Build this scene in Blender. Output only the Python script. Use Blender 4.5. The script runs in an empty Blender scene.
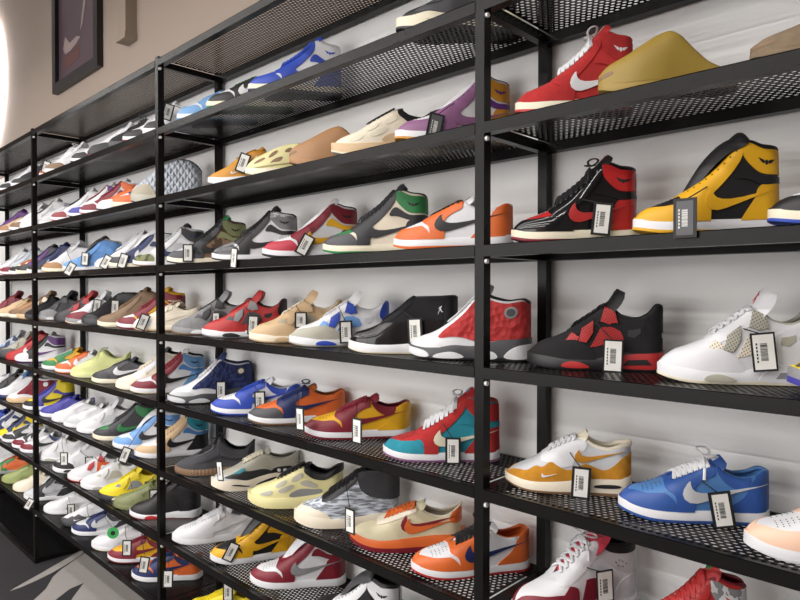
import bpy, bmesh, math, random
import numpy as np
from mathutils import Vector, Matrix
from mathutils.geometry import delaunay_2d_cdt
random.seed(7)
SC = bpy.context.scene
COL = SC.collection
PI = math.pi

# ------------------------------------------------------------------ view settings
SC.view_settings.view_transform = 'Standard'
SC.view_settings.look = 'None'
SC.view_settings.exposure = 0.0
SC.view_settings.gamma = 1.0
SC.view_settings.use_curve_mapping = False

# ------------------------------------------------------------------ place constants (metres)
PITCH = 0.27                 # distance between shelves
BAY = 1.5836                 # distance between posts
DEPTH = 0.2592               # front post to rear post
TUBE = 0.025
ZTOP = 2.4766                # top of the uppermost shelf; floor is z = 0
YF = -0.0145                 # front face of the rails
WALL_Y = DEPTH + TUBE/2 + 0.012
F_PX = 631.1
CAM = np.array([0.848, -1.1390, ZTOP - 0.9*(0.9078 + 0.1078)])
YAW, PIT, ROL = 0.7699, -0.0133, 0.0008
fw = np.array([-math.sin(YAW)*math.cos(PIT), math.cos(YAW)*math.cos(PIT), math.sin(PIT)])
r_ = np.array([math.cos(YAW), math.sin(YAW), 0.0]); u_ = np.cross(r_, fw)
CR = math.cos(ROL)*r_ + math.sin(ROL)*u_
CU = -math.sin(ROL)*r_ + math.cos(ROL)*u_

def proj(Q):
    d = np.asarray(Q, float) - CAM
    z = d @ fw
    return 400 + F_PX*(d @ CR)/z, 300 - F_PX*(d @ CU)/z
def ray(x, y):
    return fw + (x-400)/F_PX*CR - (y-300)/F_PX*CU
def on_y(x, y, Y):
    d = ray(x, y); return CAM + (Y-CAM[1])/d[1]*d
def on_z(x, y, Z):
    d = ray(x, y); return CAM + (Z-CAM[2])/d[2]*d

# ------------------------------------------------------------------ materials
def lin(h):
    out = []
    for i in (0, 2, 4):
        c = int(h[i:i+2], 16)/255
        out.append(c/12.92 if c <= .04045 else ((c+.055)/1.055)**2.4)
    return (*out, 1.0)
PAL = dict(w='dfdfe2', k='1c1b1d', g='8b8b8d', G='47474b', l='c6c8cb', r='b52c2c', R='7d1c2c', o='dc6a2e', O='a4551f',
           y='e2aa1c', Y='ecd41c', b='2e4bb4', B='1d2a5c', s='74a4e0', S='4f80bb', D='2f559d', X='e2d9a0', Z='d6cdac', c='2a8fa2', e='2c7d45', E='7d8257',
           p='5c2a74', P='413d9c', t='d3b48c', T='82654a', m='ebe0cb', n='f3c9ae', u='c98a24', v='d9dd9a', V='9aa466',
           a='b3b0a2', q='8f6088', d='2f2f33', h='6f9fd0', H='a9a08c', x='e4dcc4', z='d4cdbb', L='b9c0ca', M='8f3038',
           i='b8283f', j='a87c52', N='9a8034', W='84725c')
MATS = {}
def nodes_mat(name):
    m = bpy.data.materials.new(name); m.use_nodes = True
    return m, m.node_tree.nodes, m.node_tree.links, m.node_tree.nodes['Principled BSDF']
def skin_mat(code):
    """colour letter plus a finish: '' leather, '!' patent, '~' suede, '#' knit, '%' woven pads, '*' quilted dimples, '&' camouflage, '^' streaky knit"""
    if code in MATS: return MATS[code]
    c, fin = code[0], code[1:]
    m, N, L, b = nodes_mat('shoe_' + {'': 'leather', '!': 'patent', '~': 'suede', '#': 'knit', '%': 'woven', '*': 'quilt', '&': 'camo', '^': 'streak', '+': 'netting'}[fin] + '_' + c)
    col = lin(PAL[c])
    b.inputs['Base Color'].default_value = col
    b.inputs['Roughness'].default_value = {'': .48, '!': .08, '~': .92, '#': .9, '%': .7, '*': .7, '&': .7, '^': .9, '+': .6}[fin]
    tc = N.new('ShaderNodeTexCoord')
    bump = N.new('ShaderNodeBump'); L.new(bump.outputs[0], b.inputs['Normal'])
    if fin in ('', '~', '#', '&'):
        nz = N.new('ShaderNodeTexNoise'); nz.inputs['Scale'].default_value = 260 if fin == '' else 500
        L.new(tc.outputs['Object'], nz.inputs['Vector']); L.new(nz.outputs[0], bump.inputs['Height'])
        bump.inputs['Strength'].default_value = .12 if fin == '' else .3; bump.inputs['Distance'].default_value = .001
    if fin == '&' or fin == '^' or fin == '~':
        n2 = N.new('ShaderNodeTexNoise'); n2.inputs['Scale'].default_value = {'&': 28, '^': 60, '~': 40}[fin]
        n2.inputs['Detail'].default_value = 3
        mp = N.new('ShaderNodeMapping'); L.new(tc.outputs['Object'], mp.inputs[0]); L.new(mp.outputs[0], n2.inputs['Vector'])
        if fin == '^': mp.inputs['Scale'].default_value = (.5, 1, 3)
        rp = N.new('ShaderNodeValToRGB'); L.new(n2.outputs[0], rp.inputs[0]); L.new(rp.outputs[0], b.inputs['Base Color'])
        k = {'&': .35, '^': .4, '~': .86}[fin]
        rp.color_ramp.elements[0].position = .4; rp.color_ramp.elements[1].position = .6
        rp.color_ramp.elements[0].color = (col[0]*k, col[1]*k, col[2]*k, 1)
        rp.color_ramp.elements[1].color = col if fin != '^' else tuple(min(1, x*1.5) for x in col[:3]) + (1,)
        if fin == '&': rp.color_ramp.interpolation = 'CONSTANT'; rp.color_ramp.elements[1].position = .5
    if fin == '*':
        vo = N.new('ShaderNodeTexVoronoi'); vo.inputs['Scale'].default_value = 62
        try: vo.inputs['Randomness'].default_value = .85
        except Exception: pass
        L.new(tc.outputs['Object'], vo.inputs['Vector']); L.new(vo.outputs['Distance'], bump.inputs['Height'])
        bump.inputs['Strength'].default_value = .8; bump.inputs['Distance'].default_value = .006
    if fin == '%':
        ws = []
        for sgn in (1, -1):
            mp = N.new('ShaderNodeMapping'); L.new(tc.outputs['Object'], mp.inputs[0])
            mp.inputs['Rotation'].default_value = (0, sgn*.75, 0)
            w = N.new('ShaderNodeTexWave'); w.inputs['Scale'].default_value = 17; w.bands_direction = 'X'
            L.new(mp.outputs[0], w.inputs['Vector']); ws.append(w)
        mn = N.new('ShaderNodeMath'); mn.operation = 'MINIMUM'
        L.new(ws[0].outputs['Fac'], mn.inputs[0]); L.new(ws[1].outputs['Fac'], mn.inputs[1])
        L.new(mn.outputs[0], bump.inputs['Height']); bump.inputs['Strength'].default_value = 1; bump.inputs['Distance'].default_value = .007
    if fin == '+':
        # woven net: small dark squares between the threads
        mp = N.new('ShaderNodeMapping'); L.new(tc.outputs['Object'], mp.inputs[0]); mp.inputs['Scale'].default_value = (190, 0, 190); mp.inputs['Rotation'].default_value = (0, .5, 0)
        ck = N.new('ShaderNodeTexBrick'); ck.offset = 0; L.new(mp.outputs[0], ck.inputs['Vector'])
        sp = N.new('ShaderNodeSeparateXYZ'); cb = N.new('ShaderNodeCombineXYZ'); L.new(mp.outputs[0], sp.inputs[0]); L.new(sp.outputs[0], cb.inputs[0]); L.new(sp.outputs[2], cb.inputs[1]); L.new(cb.outputs[0], ck.inputs['Vector'])
        ck.inputs['Scale'].default_value = 1; ck.inputs['Brick Width'].default_value = 1; ck.inputs['Row Height'].default_value = 1; ck.inputs['Mortar Size'].default_value = .26
        dk = (col[0]*.35, col[1]*.35, col[2]*.35, 1)
        ck.inputs['Color1'].default_value = dk; ck.inputs['Color2'].default_value = dk; ck.inputs['Mortar'].default_value = col
        L.new(ck.outputs['Color'], b.inputs['Base Color'])
    MATS[code] = m
    return m
def plain(name, hexc, rough=.5, metal=0.0, noise=0.0, scale=8, spec=None, bump=.06):
    m, N, L, b = nodes_mat(name)
    b.inputs['Base Color'].default_value = lin(hexc); b.inputs['Roughness'].default_value = rough; b.inputs['Metallic'].default_value = metal
    if spec is not None: b.inputs['Specular IOR Level'].default_value = spec
    tc = N.new('ShaderNodeTexCoord'); nz = N.new('ShaderNodeTexNoise'); nz.inputs['Scale'].default_value = scale; nz.inputs['Detail'].default_value = 4
    L.new(tc.outputs['Object'], nz.inputs['Vector'])
    if noise:
        mx = N.new('ShaderNodeMix'); mx.data_type = 'RGBA'; mx.blend_type = 'MIX'
        L.new(nz.outputs[0], mx.inputs[0]); c = lin(hexc)
        mx.inputs[6].default_value = tuple(x*(1-noise) for x in c[:3]) + (1,); mx.inputs[7].default_value = tuple(min(1, x*(1+noise)) for x in c[:3]) + (1,)
        L.new(mx.outputs[2], b.inputs['Base Color'])
    bp = N.new('ShaderNodeBump'); bp.inputs['Strength'].default_value = bump; bp.inputs['Distance'].default_value = .002
    n2 = N.new('ShaderNodeTexNoise'); n2.inputs['Scale'].default_value = 180; L.new(tc.outputs['Object'], n2.inputs['Vector'])
    L.new(n2.outputs[0], bp.inputs['Height']); L.new(bp.outputs[0], b.inputs['Normal'])
    return m
def glow(name, rgb, strength):
    m, N, L, b = nodes_mat(name)
    b.inputs['Base Color'].default_value = (*rgb, 1); b.inputs['Emission Color'].default_value = (*rgb, 1); b.inputs['Emission Strength'].default_value = strength
    return m

# ------------------------------------------------------------------ mesh helpers
def mesh(name, V, F, smooth=True, sharp=None):
    me = bpy.data.meshes.new(name)
    me.from_pydata([tuple(map(float, v)) for v in V], [], [tuple(map(int, f)) for f in F])
    bm = bmesh.new(); bm.from_mesh(me)
    bmesh.ops.remove_doubles(bm, verts=bm.verts, dist=1e-5)
    bmesh.ops.dissolve_degenerate(bm, edges=bm.edges, dist=1e-6)
    bmesh.ops.recalc_face_normals(bm, faces=bm.faces)
    bm.to_mesh(me); bm.free()
    me.polygons.foreach_set('use_smooth', [smooth]*len(me.polygons))
    if smooth and sharp: me.set_sharp_from_angle(angle=math.radians(sharp))
    me.update()
    return me
def link(name, me, mat=None, parent=None, loc=None):
    o = bpy.data.objects.new(name, me); COL.objects.link(o)
    if mat is not None: me.materials.append(mat)
    if parent is not None: o.parent = parent
    if loc is not None: o.location = loc
    return o
class MB:
    def __init__(s): s.V = []; s.F = []
    def box(s, a, b):
        n = len(s.V)
        for z in (a[2], b[2]):
            for x, y in ((a[0], a[1]), (b[0], a[1]), (b[0], b[1]), (a[0], b[1])): s.V.append((x, y, z))
        for f in ((0, 3, 2, 1), (4, 5, 6, 7), (0, 1, 5, 4), (1, 2, 6, 5), (2, 3, 7, 6), (3, 0, 4, 7)): s.F.append(tuple(i+n for i in f))
    def tube(s, pts, r, k=8, ry=None, up=None, cap=True):
        """sweep an ellipse (r sideways, ry along up) along pts"""
        pts = [np.asarray(p, float) for p in pts]; ry = r if ry is None else ry
        n0 = len(s.V); m = len(pts)
        for i, p in enumerate(pts):
            t = pts[min(i+1, m-1)] - pts[max(i-1, 0)]; t /= np.linalg.norm(t)+1e-12
            a = np.array(up if up is not None else (0, 0, 1.0)) ; a = a - t*(a@t)
            if np.linalg.norm(a) < 1e-3: a = np.array((1.0, 0, 0)) - t*t[0]
            a /= np.linalg.norm(a); b = np.cross(t, a)
            for j in range(k):
                q = 2*PI*j/k
                s.V.append(tuple(p + b*r*math.cos(q) + a*ry*math.sin(q)))
        for i in range(m-1):
            for j in range(k):
                s.F.append((n0+i*k+j, n0+i*k+(j+1) % k, n0+(i+1)*k+(j+1) % k, n0+(i+1)*k+j))
        if cap:
            s.F.append(tuple(n0+j for j in range(k))[::-1]); s.F.append(tuple(n0+(m-1)*k+j for j in range(k)))
    def prism(s, poly, z0, z1, M=None):
        n = len(s.V); k = len(poly)
        for z in (z0, z1):
            for p in poly:
                v = Vector((p[0], p[1], z)); s.V.append(tuple(M @ v) if M else tuple(v))
        s.F.append(tuple(n+i for i in range(k))[::-1]); s.F.append(tuple(n+k+i for i in range(k)))
        for i in range(k): s.F.append((n+i, n+(i+1) % k, n+k+(i+1) % k, n+k+i))
    def make(s, name, smooth=False, sharp=35): return mesh(name, s.V, s.F, smooth, sharp)

def bevel(o, w=.002, seg=2):
    md = o.modifiers.new('edge', 'BEVEL'); md.width = w; md.segments = seg; md.limit_method = 'ANGLE'

# ------------------------------------------------------------------ shoe surface
def curve(keys):
    x = np.array([k[0] for k in keys], float); y = np.array([k[1] for k in keys], float)
    if len(x) == 1: return lambda u: np.full_like(np.asarray(u, float), y[0])
    h = np.diff(x); d = np.diff(y)/h; m = np.zeros_like(y)
    for i in range(1, len(x)-1):
        if d[i-1]*d[i] > 0:
            w1 = 2*h[i]+h[i-1]; w2 = h[i]+2*h[i-1]; m[i] = (w1+w2)/(w1/d[i-1]+w2/d[i])
    m[0] = d[0]; m[-1] = d[-1]
    def f(u):
        u = np.clip(np.asarray(u, float), x[0], x[-1]); i = np.clip(np.searchsorted(x, u)-1, 0, len(x)-2)
        t = (u-x[i])/h[i]
        return ((1+2*t)*(1-t)**2*y[i] + t*(1-t)**2*h[i]*m[i] + t*t*(3-2*t)*y[i+1] + t*t*(t-1)*h[i]*m[i+1])
    return f

class Last:
    """a shoe's outside as a surface: side -1 (outer) / +1, u from toe to heel, t from sole line to top line; millimetres in, metres out"""
    def __init__(s, zs, zt, gap, L=300, wl=None, wm=None, lean=((0, 0), (1, 0)), a=.62, b=.85, flare=3.5, ext=0, spring=11, toe=.24, point=2.1):
        s.L = L; s.zs = curve(zs); s.zt = curve(zt); s.gapc = curve(gap); s.leanc = curve(lean); s.a = a; s.b = b
        s.wl = curve(wl or [(0, 38), (.15, 45), (.3, 51), (.4, 50), (.55, 43), (.75, 37), (1, 36)])
        s.wm = curve(wm or [(0, 37), (.15, 43), (.3, 45), (.42, 41), (.55, 35), (.75, 34), (1, 36)])
        s.flare = flare; s.ext = ext; s.spr = spring; s.toe = toe; s.point = point
    def endf(s, u):
        u = np.asarray(u, float); p = s.point
        f = np.where(u < s.toe, (1-np.clip(1-u/s.toe, 0, 1)**p)**(1/p), 1.0)
        q = (1-u)/.13
        return f*np.where(q < 1, (1-np.clip(1-q, 0, 1)**2.3)**(1/2.3), 1.0)
    def yc(s, u): return 7*np.clip(1-np.asarray(u, float)/.5, 0, 1)**2
    def spring(s, u): u = np.asarray(u, float); return s.spr*np.clip(1-u/.24, 0, 1)**2 + 3*np.clip((u-.88)/.12, 0, 1)**2
    def raw(s, side, u, t):
        u = np.asarray(u, float); t = np.asarray(t, float)
        w = (s.wl(u) if side < 0 else s.wm(u)); e = s.endf(u)
        g = s.gapc(u)*e; w = np.maximum(w*e, g+.3*e)
        zb = s.zs(u)-3+s.spring(u)*.6; zt = np.maximum(s.zt(u)-8*np.clip(1-u/.34, 0, 1), zb+4)
        th = np.clip(t, 0, 1)*PI/2
        rear = np.clip((u-.35)/.25, 0, 1)
        a = s.a*(1-rear)+.55*rear
        y = g+(w-g)*np.clip(np.cos(th), 0, 1)**a; z = zb+(zt-zb)*np.sin(th)**s.b
        x = s.L*u + s.leanc(u)*(z-zb)
        return np.stack([x, side*y+s.yc(u), z], -1)
    def P(s, side, u, t, off=0.0):
        u = np.clip(np.asarray(u, float), .0005, .9995); t = np.clip(np.asarray(t, float), 0, 1)
        p = s.raw(side, u, t)
        if np.any(np.asarray(off) != 0):
            uu = np.clip(u, .006, .994); tt = np.clip(t, .03, .97)
            du = s.raw(side, uu+.004, tt)-s.raw(side, uu-.004, tt); dt = s.raw(side, uu, tt+.02)-s.raw(side, uu, tt-.02)
            n = np.cross(du, dt)*(side)
            n /= np.linalg.norm(n, axis=-1, keepdims=True)+1e-9
            c = np.stack([np.zeros_like(u)+s.L*.5, np.zeros_like(u), np.zeros_like(u)+30], -1)
            sg = np.sign(np.sum(n*(p-c), -1, keepdims=True)); 
            ref = np.stack([np.zeros_like(u), np.full_like(u, side), np.full_like(u, .6)], -1)
            sg = np.where(np.sum(n*ref, -1, keepdims=True) >= 0, 1, -1)
            sg = np.where((u[..., None] < .04) | (u[..., None] > .96), np.sign(np.sum(n*(p-c), -1, keepdims=True)), sg)
            p = p + n*sg*off
        return p*.001
    def t_of(s, u, zf): return np.arcsin(np.clip(zf, 0, 1)**(1/s.b))/(PI/2)
    # sole wall
    def sole(s, side, u, t, off=0.0, lo=0.0, hi=1.0):
        u = np.asarray(u, float); t = np.asarray(t, float)
        w = (s.wl(u) if side < 0 else s.wm(u))+s.flare+off
        e = s.endf(u); zb = s.spring(u); zt = s.zs(u)+s.spring(u)*.6
        z = zb+(zt-zb)*(lo+(hi-lo)*t)
        tt = lo+(hi-lo)*t
        y = (w-2.2+2.6*np.sin(PI*np.clip(tt, 0, 1))**.7 - 1.5*tt)*e
        x = -s.flare-off + (s.L+2*s.flare+2*off+s.ext*(1-.4*tt))*u
        return np.stack([x, side*y+s.yc(u), z], -1)*.001

US = np.linspace(0, 1, 58); US = US-np.sin(2*PI*US)/(2*PI)*.8

def shell(S, name='upper'):
    T = np.linspace(0, 1, 12)
    V = []; F = []
    for side in (-1, 1):
        n0 = len(V); U, TT = np.meshgrid(US, T, indexing='ij')
        V += list(S.P(side, U, TT).reshape(-1, 3)); m = len(T)
        for i in range(len(US)-1):
            for j in range(m-1): F.append((n0+i*m+j, n0+(i+1)*m+j, n0+(i+1)*m+j+1, n0+i*m+j+1))
    return mesh(name, V, F, True, 60)

def slab(S, name, lo, hi, off=0.0, rib=0):
    V = []; F = []; rows = np.linspace(0, 1, 7 if hi-lo > .5 else 4)
    m = len(rows)+2
    nU = len(US) if not rib else 150
    uu = US if not rib else (lambda q: q-np.sin(2*PI*q)/(2*PI)*.7)(np.linspace(0, 1, nU))
    idx = {}
    for side in (-1, 1):
        ring = []
        o = off + (rib*np.sign(np.sin(np.arange(nU)*PI/2+.3)) if rib else 0)
        for t in rows: ring.append(S.sole(side, uu, np.full(nU, t), o, lo, hi))
        top = ring[-1].copy(); c = top[:, 1]*0+S.yc(uu)*.001; top[:, 1] = c+(top[:, 1]-c)*.82; top[:, 0] = .15+(top[:, 0]-.15)*.95
        top2 = top.copy(); top2[:, 1] = c; 
        arr = np.stack(ring+[top, top2], 1)
        n0 = len(V); V += list(arr.reshape(-1, 3)); idx[side] = n0
        for i in range(nU-1):
            for j in range(m-1): F.append((n0+i*m+j, n0+(i+1)*m+j, n0+(i+1)*m+j+1, n0+i*m+j+1))
    a, b = idx[-1], idx[1]
    for i in range(nU-1): F.append((a+i*m, a+(i+1)*m, b+(i+1)*m, b+i*m))
    return mesh(name, V, F, True, 50)

def chaikin(poly, it=2):
    def fixed(p): return len(p) > 2 or p[1] <= 0 or p[1] >= 1 or p[0] <= 0 or p[0] >= 1
    for _ in range(it):
        out = []; n = len(poly)
        for i in range(n):
            p, q = poly[i], poly[(i+1) % n]
            if fixed(p): out.append(p)
            else: out.append((.75*p[0]+.25*q[0], .75*p[1]+.25*q[1]))
            if not fixed(q): out.append((.25*p[0]+.75*q[0], .25*p[1]+.75*q[1]))
        poly = out
    return [(p[0], p[1]) for p in poly]
def patch(S, name, polys, mode='z', off=1.2, th=2.0, surf=None, sides=(-1, 1), it=2, du=.014):
    """cut panels out of a shoe surface: polys in (u,t) ('t'), (u, height share) ('z') or (u, millimetres) ('mm')"""
    surf = surf or S.P
    V = []; F = []
    for poly in polys:
        pts = chaikin(poly, it) if it else [(p[0], p[1]) for p in poly]
        res = []
        for i, p in enumerate(pts):
            q = pts[(i+1) % len(pts)]; k = max(1, int(max(abs(q[0]-p[0])/.02, abs(q[1]-p[1])/(.08 if mode != 'mm' else 8))+.5))
            for j in range(k): res.append((p[0]+(q[0]-p[0])*j/k, p[1]+(q[1]-p[1])*j/k))
        A = np.array(res)
        if mode == 'z': A[:, 1] = S.t_of(A[:, 0], A[:, 1])
        if mode == 'mm':
            zb = S.zs(A[:, 0])-3+S.spring(A[:, 0])*.6; A[:, 1] = S.t_of(A[:, 0], (A[:, 1]-zb)/(S.zt(A[:, 0])-zb))
        n = len(A); P2 = [(p[0]*3, p[1]) for p in A]
        g = []
        for gu in np.arange(A[:, 0].min()+du*.6, A[:, 0].max(), du):
            for gt in np.arange(A[:, 1].min()+.035, A[:, 1].max(), .07): g.append((gu*3, gt))
        vo, eo, fo, *_ = delaunay_2d_cdt([Vector(p) for p in P2+g], [(i, (i+1) % n) for i in range(n)], [], 1, 1e-5)
        Q = np.array([(v[0]/3, v[1]) for v in vo]); cnt = {}
        for f in fo:
            for i in range(len(f)):
                e = (f[i], f[(i+1) % len(f)]); k = tuple(sorted(e)); cnt[k] = None if k in cnt else e
        for side in sides:
            n0 = len(V); V += list(surf(side, Q[:, 0], Q[:, 1], off)); n1 = len(V); V += list(surf(side, Q[:, 0], Q[:, 1], off-th))
            for f in fo: F.append(tuple(n0+i for i in f) if side < 0 else tuple(n0+i for i in reversed(f)))
            for e in cnt.values():
                if e: F.append((n0+e[0], n0+e[1], n1+e[1], n1+e[0]))
    return mesh(name, V, F, True, 40)

def top_mid(S, u):
    a = S.P(-1, np.array([u]), np.array([1.0]))[0]; b = S.P(1, np.array([u]), np.array([1.0]))[0]
    return (a+b)/2
def tongue_frame(S, u0, u1, ext, puff=0, back=.25):
    us = np.linspace(u0, u1, 9); P = [top_mid(S, u) for u in us]
    P = [p+np.array((0, 0, .001*(-1+puff*math.sin(PI*i/10)))) for i, p in enumerate(P)]
    d = P[-1]-P[2]; d /= np.linalg.norm(d)
    for k in range(1, 6):
        ang = -back*k/5
        dd = np.array((d[0]*math.cos(ang)-d[2]*math.sin(ang), 0, d[0]*math.sin(ang)+d[2]*math.cos(ang)))
        P.append(P[-1]+dd*ext*.001/5)
    return np.array(P)
def tongue_mesh(S, u0, u1, ext, w0=13, w1=33, th=7, puff=0, back=.25, sag=.36):
    P = tongue_frame(S, u0, u1, ext, puff, back); n = len(P); V = []; F = []
    K = 9
    for i in range(n):
        t = P[min(i+1, n-1)]-P[max(i-1, 0)]; t /= np.linalg.norm(t); nn = np.array((-t[2], 0, t[0]))
        f = i/(n-1); hw = (w0+(w1-w0)*min(1, f*1.5))*(1 if i < n-2 else (.93 if i == n-2 else .74)); hh = th*(.5+.5*f)*(1 if i < n-1 else .6)
        for sgn in (1, -1):
            for k in range(K):
                s_ = (-1+2*k/(K-1))*sgn; edge = math.sqrt(max(0, 1-abs(s_)**4))
                V.append(P[i]+np.array((0, s_*hw*.001+S.yc(min(1, u0))*0, 0))+nn*.001*(-s_*s_*hw*sag+sgn*hh*.5*edge))
    k2 = 2*K
    for i in range(n-1):
        for j in range(k2): F.append((i*k2+j, i*k2+(j+1) % k2, (i+1)*k2+(j+1) % k2, (i+1)*k2+j))
    F.append(tuple(range(k2))[::-1]); F.append(tuple((n-1)*k2+j for j in range(k2)))
    return mesh('tongue', V, F, True, 60), P
def tongue_patch(P, name, poly, i0, w, th=7, off=.0016):
    """a flat mark lying on the outer face of the tongue: poly in millimetres about the point i0 of its path"""
    t = P[i0+1]-P[i0-1]; t /= np.linalg.norm(t); nn = np.array((-t[2], 0, t[0])); b = MB()
    f = i0/(len(P)-1); c = P[i0]+nn*(.0005*th*(.5+.5*f)-.0006)
    k = len(poly)
    for h in (off, 0):
        for p in poly: b.V.append(tuple(c+np.array((0, p[0]*w*.001, 0))+t*p[1]*w*.001+nn*(h-(p[0]*w)**2*.001*.32/33)))
    b.F.append(tuple(range(k))); b.F.append(tuple(k+i for i in range(k))[::-1])
    for i in range(k): b.F.append((i, (i+1) % k, k+(i+1) % k, k+i))
    return b.make(name)
def lace_mesh(S, u0, u1, n, lift=8, w=5, t=.80, cross=True, loops=False, name='laces'):
    b = MB(); us = np.linspace(u0, u1, n)
    def eye(side, u): return S.P(side, np.array([u]), np.array([t]), 3.6)[0]
    def bar(p, q, u):
        m = top_mid(S, u); h = np.array((m[0], m[1], m[2]+lift*.001)); pts = []
        for k in range(7):
            f = k/6; c = p*(1-f)+q*f; pts.append(c + (h-(p+q)/2)*(1-(2*f-1)**2)*.95)
        b.tube(pts, .001*w, 6, .0017, up=(-.5, 0, .85))
    for i in range(n):
        if cross and i < n-1:
            bar(eye(-1, us[i]), eye(1, us[i+1]), (us[i]+us[i+1])/2); bar(eye(1, us[i]), eye(-1, us[i+1]), (us[i]+us[i+1])/2)
        else: bar(eye(-1, us[i]), eye(1, us[i]), us[i])
    if loops:
        m = top_mid(S, us[-1])+np.array((0, 0, lift*.001+.003))
        for s_ in (-1, 1):
            pts = []
            for k in range(11):
                q = 2*PI*k/10; pts.append(m+np.array((.004-.012*math.sin(q), s_*(.024-.024*math.cos(q)), .004+.007*math.sin(q/2))))
            b.tube(pts, .003, 6, .0015)
            b.tube([m, m+np.array((-.004, s_*.02, -.004)), m+np.array((-.008, s_*.038, -.018)), m+np.array((-.010, s_*.044, -.034))], .003, 6, .0015)
    return b.make(name, True, 60)
def lining_mesh(S, uc, depth=.35, tubew=4.2, uend=None):
    """padded rim round the ankle opening, the inside wall and the insole"""
    V = []; F = []; us = np.linspace(uc, 1, 22); us = us-(np.sin(2*PI*us)*0)
    us = uc+(1-uc)*np.sin(np.linspace(0, 1, 22)*PI/2)
    tt = np.linspace(1, depth, 6)
    for side in (-1, 1):
        n0 = len(V)
        for u in us:
            q = S.P(side, np.full(6, u), tt); c = S.yc(u)*.001
            q[:, 1] = c+(q[:, 1]-c)*.86; q[:, 0] = np.minimum(q[:, 0], (S.L*.975)*.001+S.leanc(np.array([1.0]))[0]*q[:, 2]); q[0, 2] -= .001; V += list(q)
        for i in range(len(us)-1):
            for j in range(5): F.append((n0+i*6+j, n0+(i+1)*6+j, n0+(i+1)*6+j+1, n0+i*6+j+1))
    # insole: a flat footbed under the opening
    b = MB(); b.V = V; b.F = F
    uu = np.linspace(max(.2, uc-.28), .985, 14); n0 = len(b.V)
    for u in uu:
        e = S.endf(np.array([u]))[0]; z = (S.zs(np.array([u]))[0]+9)*.001
        b.V.append((S.L*u*.001, -(S.wl(u)-5)*e*.001, z)); b.V.append((S.L*u*.001, (S.wm(u)-5)*e*.001, z))
    for i in range(len(uu)-1): b.F.append((n0+2*i, n0+2*i+2, n0+2*i+3, n0+2*i+1))
    path = [S.P(-1, np.array([u]), np.array([1.0]))[0] for u in us] + [S.P(1, np.array([u]), np.array([1.0]))[0] for u in us[::-1][1:]]
    P2 = []
    for p in path: P2.append(np.array((min(p[0], S.L*.001*.992+S.leanc(np.array([1.0]))[0]*p[2]), p[1]*.94, p[2]-.0012)))
    b.tube(P2, tubew*.001, 8)
    return b.make('lining', True, 60)
# ------------------------------------------------------------------ shoe kinds: each a list of (part, mesh, colour slot)
def swoosh(u0, u1, z0, z1, bend=0):
    pts = [(1, 1, 1), (.8, .80), (.6, .57), (.42, .36), (.28, .20), (.17, .10), (.08, .12), (.02, .26), (0, .46), (.02, .68), (.07, .92), (.10, 1.0, 1), (.10, .86), (.115, .70), (.15, .60), (.22, .545), (.32, .55), (.48, .63), (.72, .80)]
    return [(u0+(u1-u0)*p[0], z0+(z1-z0)*p[1], *p[2:]) for p in pts[::-1]]
def ell(u, v, a, b, n=12, rot=0):
    return [(u+a*math.cos(2*PI*i/n)*math.cos(rot)-b*math.sin(2*PI*i/n)*math.sin(rot)*.004, v+a*250*math.cos(2*PI*i/n)*math.sin(rot)*0+b*math.sin(2*PI*i/n)) for i in range(n)]
FIG = [(-.9, -1.3), (-.75, -1.35), (-.3, -.45), (.1, -.2), (.6, -.75), (1.1, -.8), (1.15, -.65), (.72, -.52), (.35, .15), (.4, .5), (.75, .95), (.65, 1.1), (.2, .75), (.05, .95), (-.12, .9), (-.15, .65), (-.6, .35), (-.58, .2), (-.1, .25), (-.2, -.05), (-.55, -.5)]
RECT = [(-.8, -.55), (.8, -.55), (.8, .55), (-.8, .55)]
KIND = {}
def pp(S, name, polys, mode, slot, off=1.2, th=2.0, **k):
    return [(name, patch(S, name, [p], mode, off*1.5, th*1.5, sides=(sd,), **k), slot) if sd < 0 else (name, patch(S, name, [p], mode, off, th, sides=(sd,), **k), slot, 'med') for sd in (-1, 1) for p in polys]
def flat_parts(L):
    out = []
    for x in L: out += x if isinstance(x, list) else [x]
    return out
def kind(name, S, parts, heelz=60):
    parts = flat_parts(parts)
    KIND[name] = dict(S=S, parts=parts, heelz=heelz, height=float(np.max(S.zt(np.linspace(0, 1, 50)))))

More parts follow.
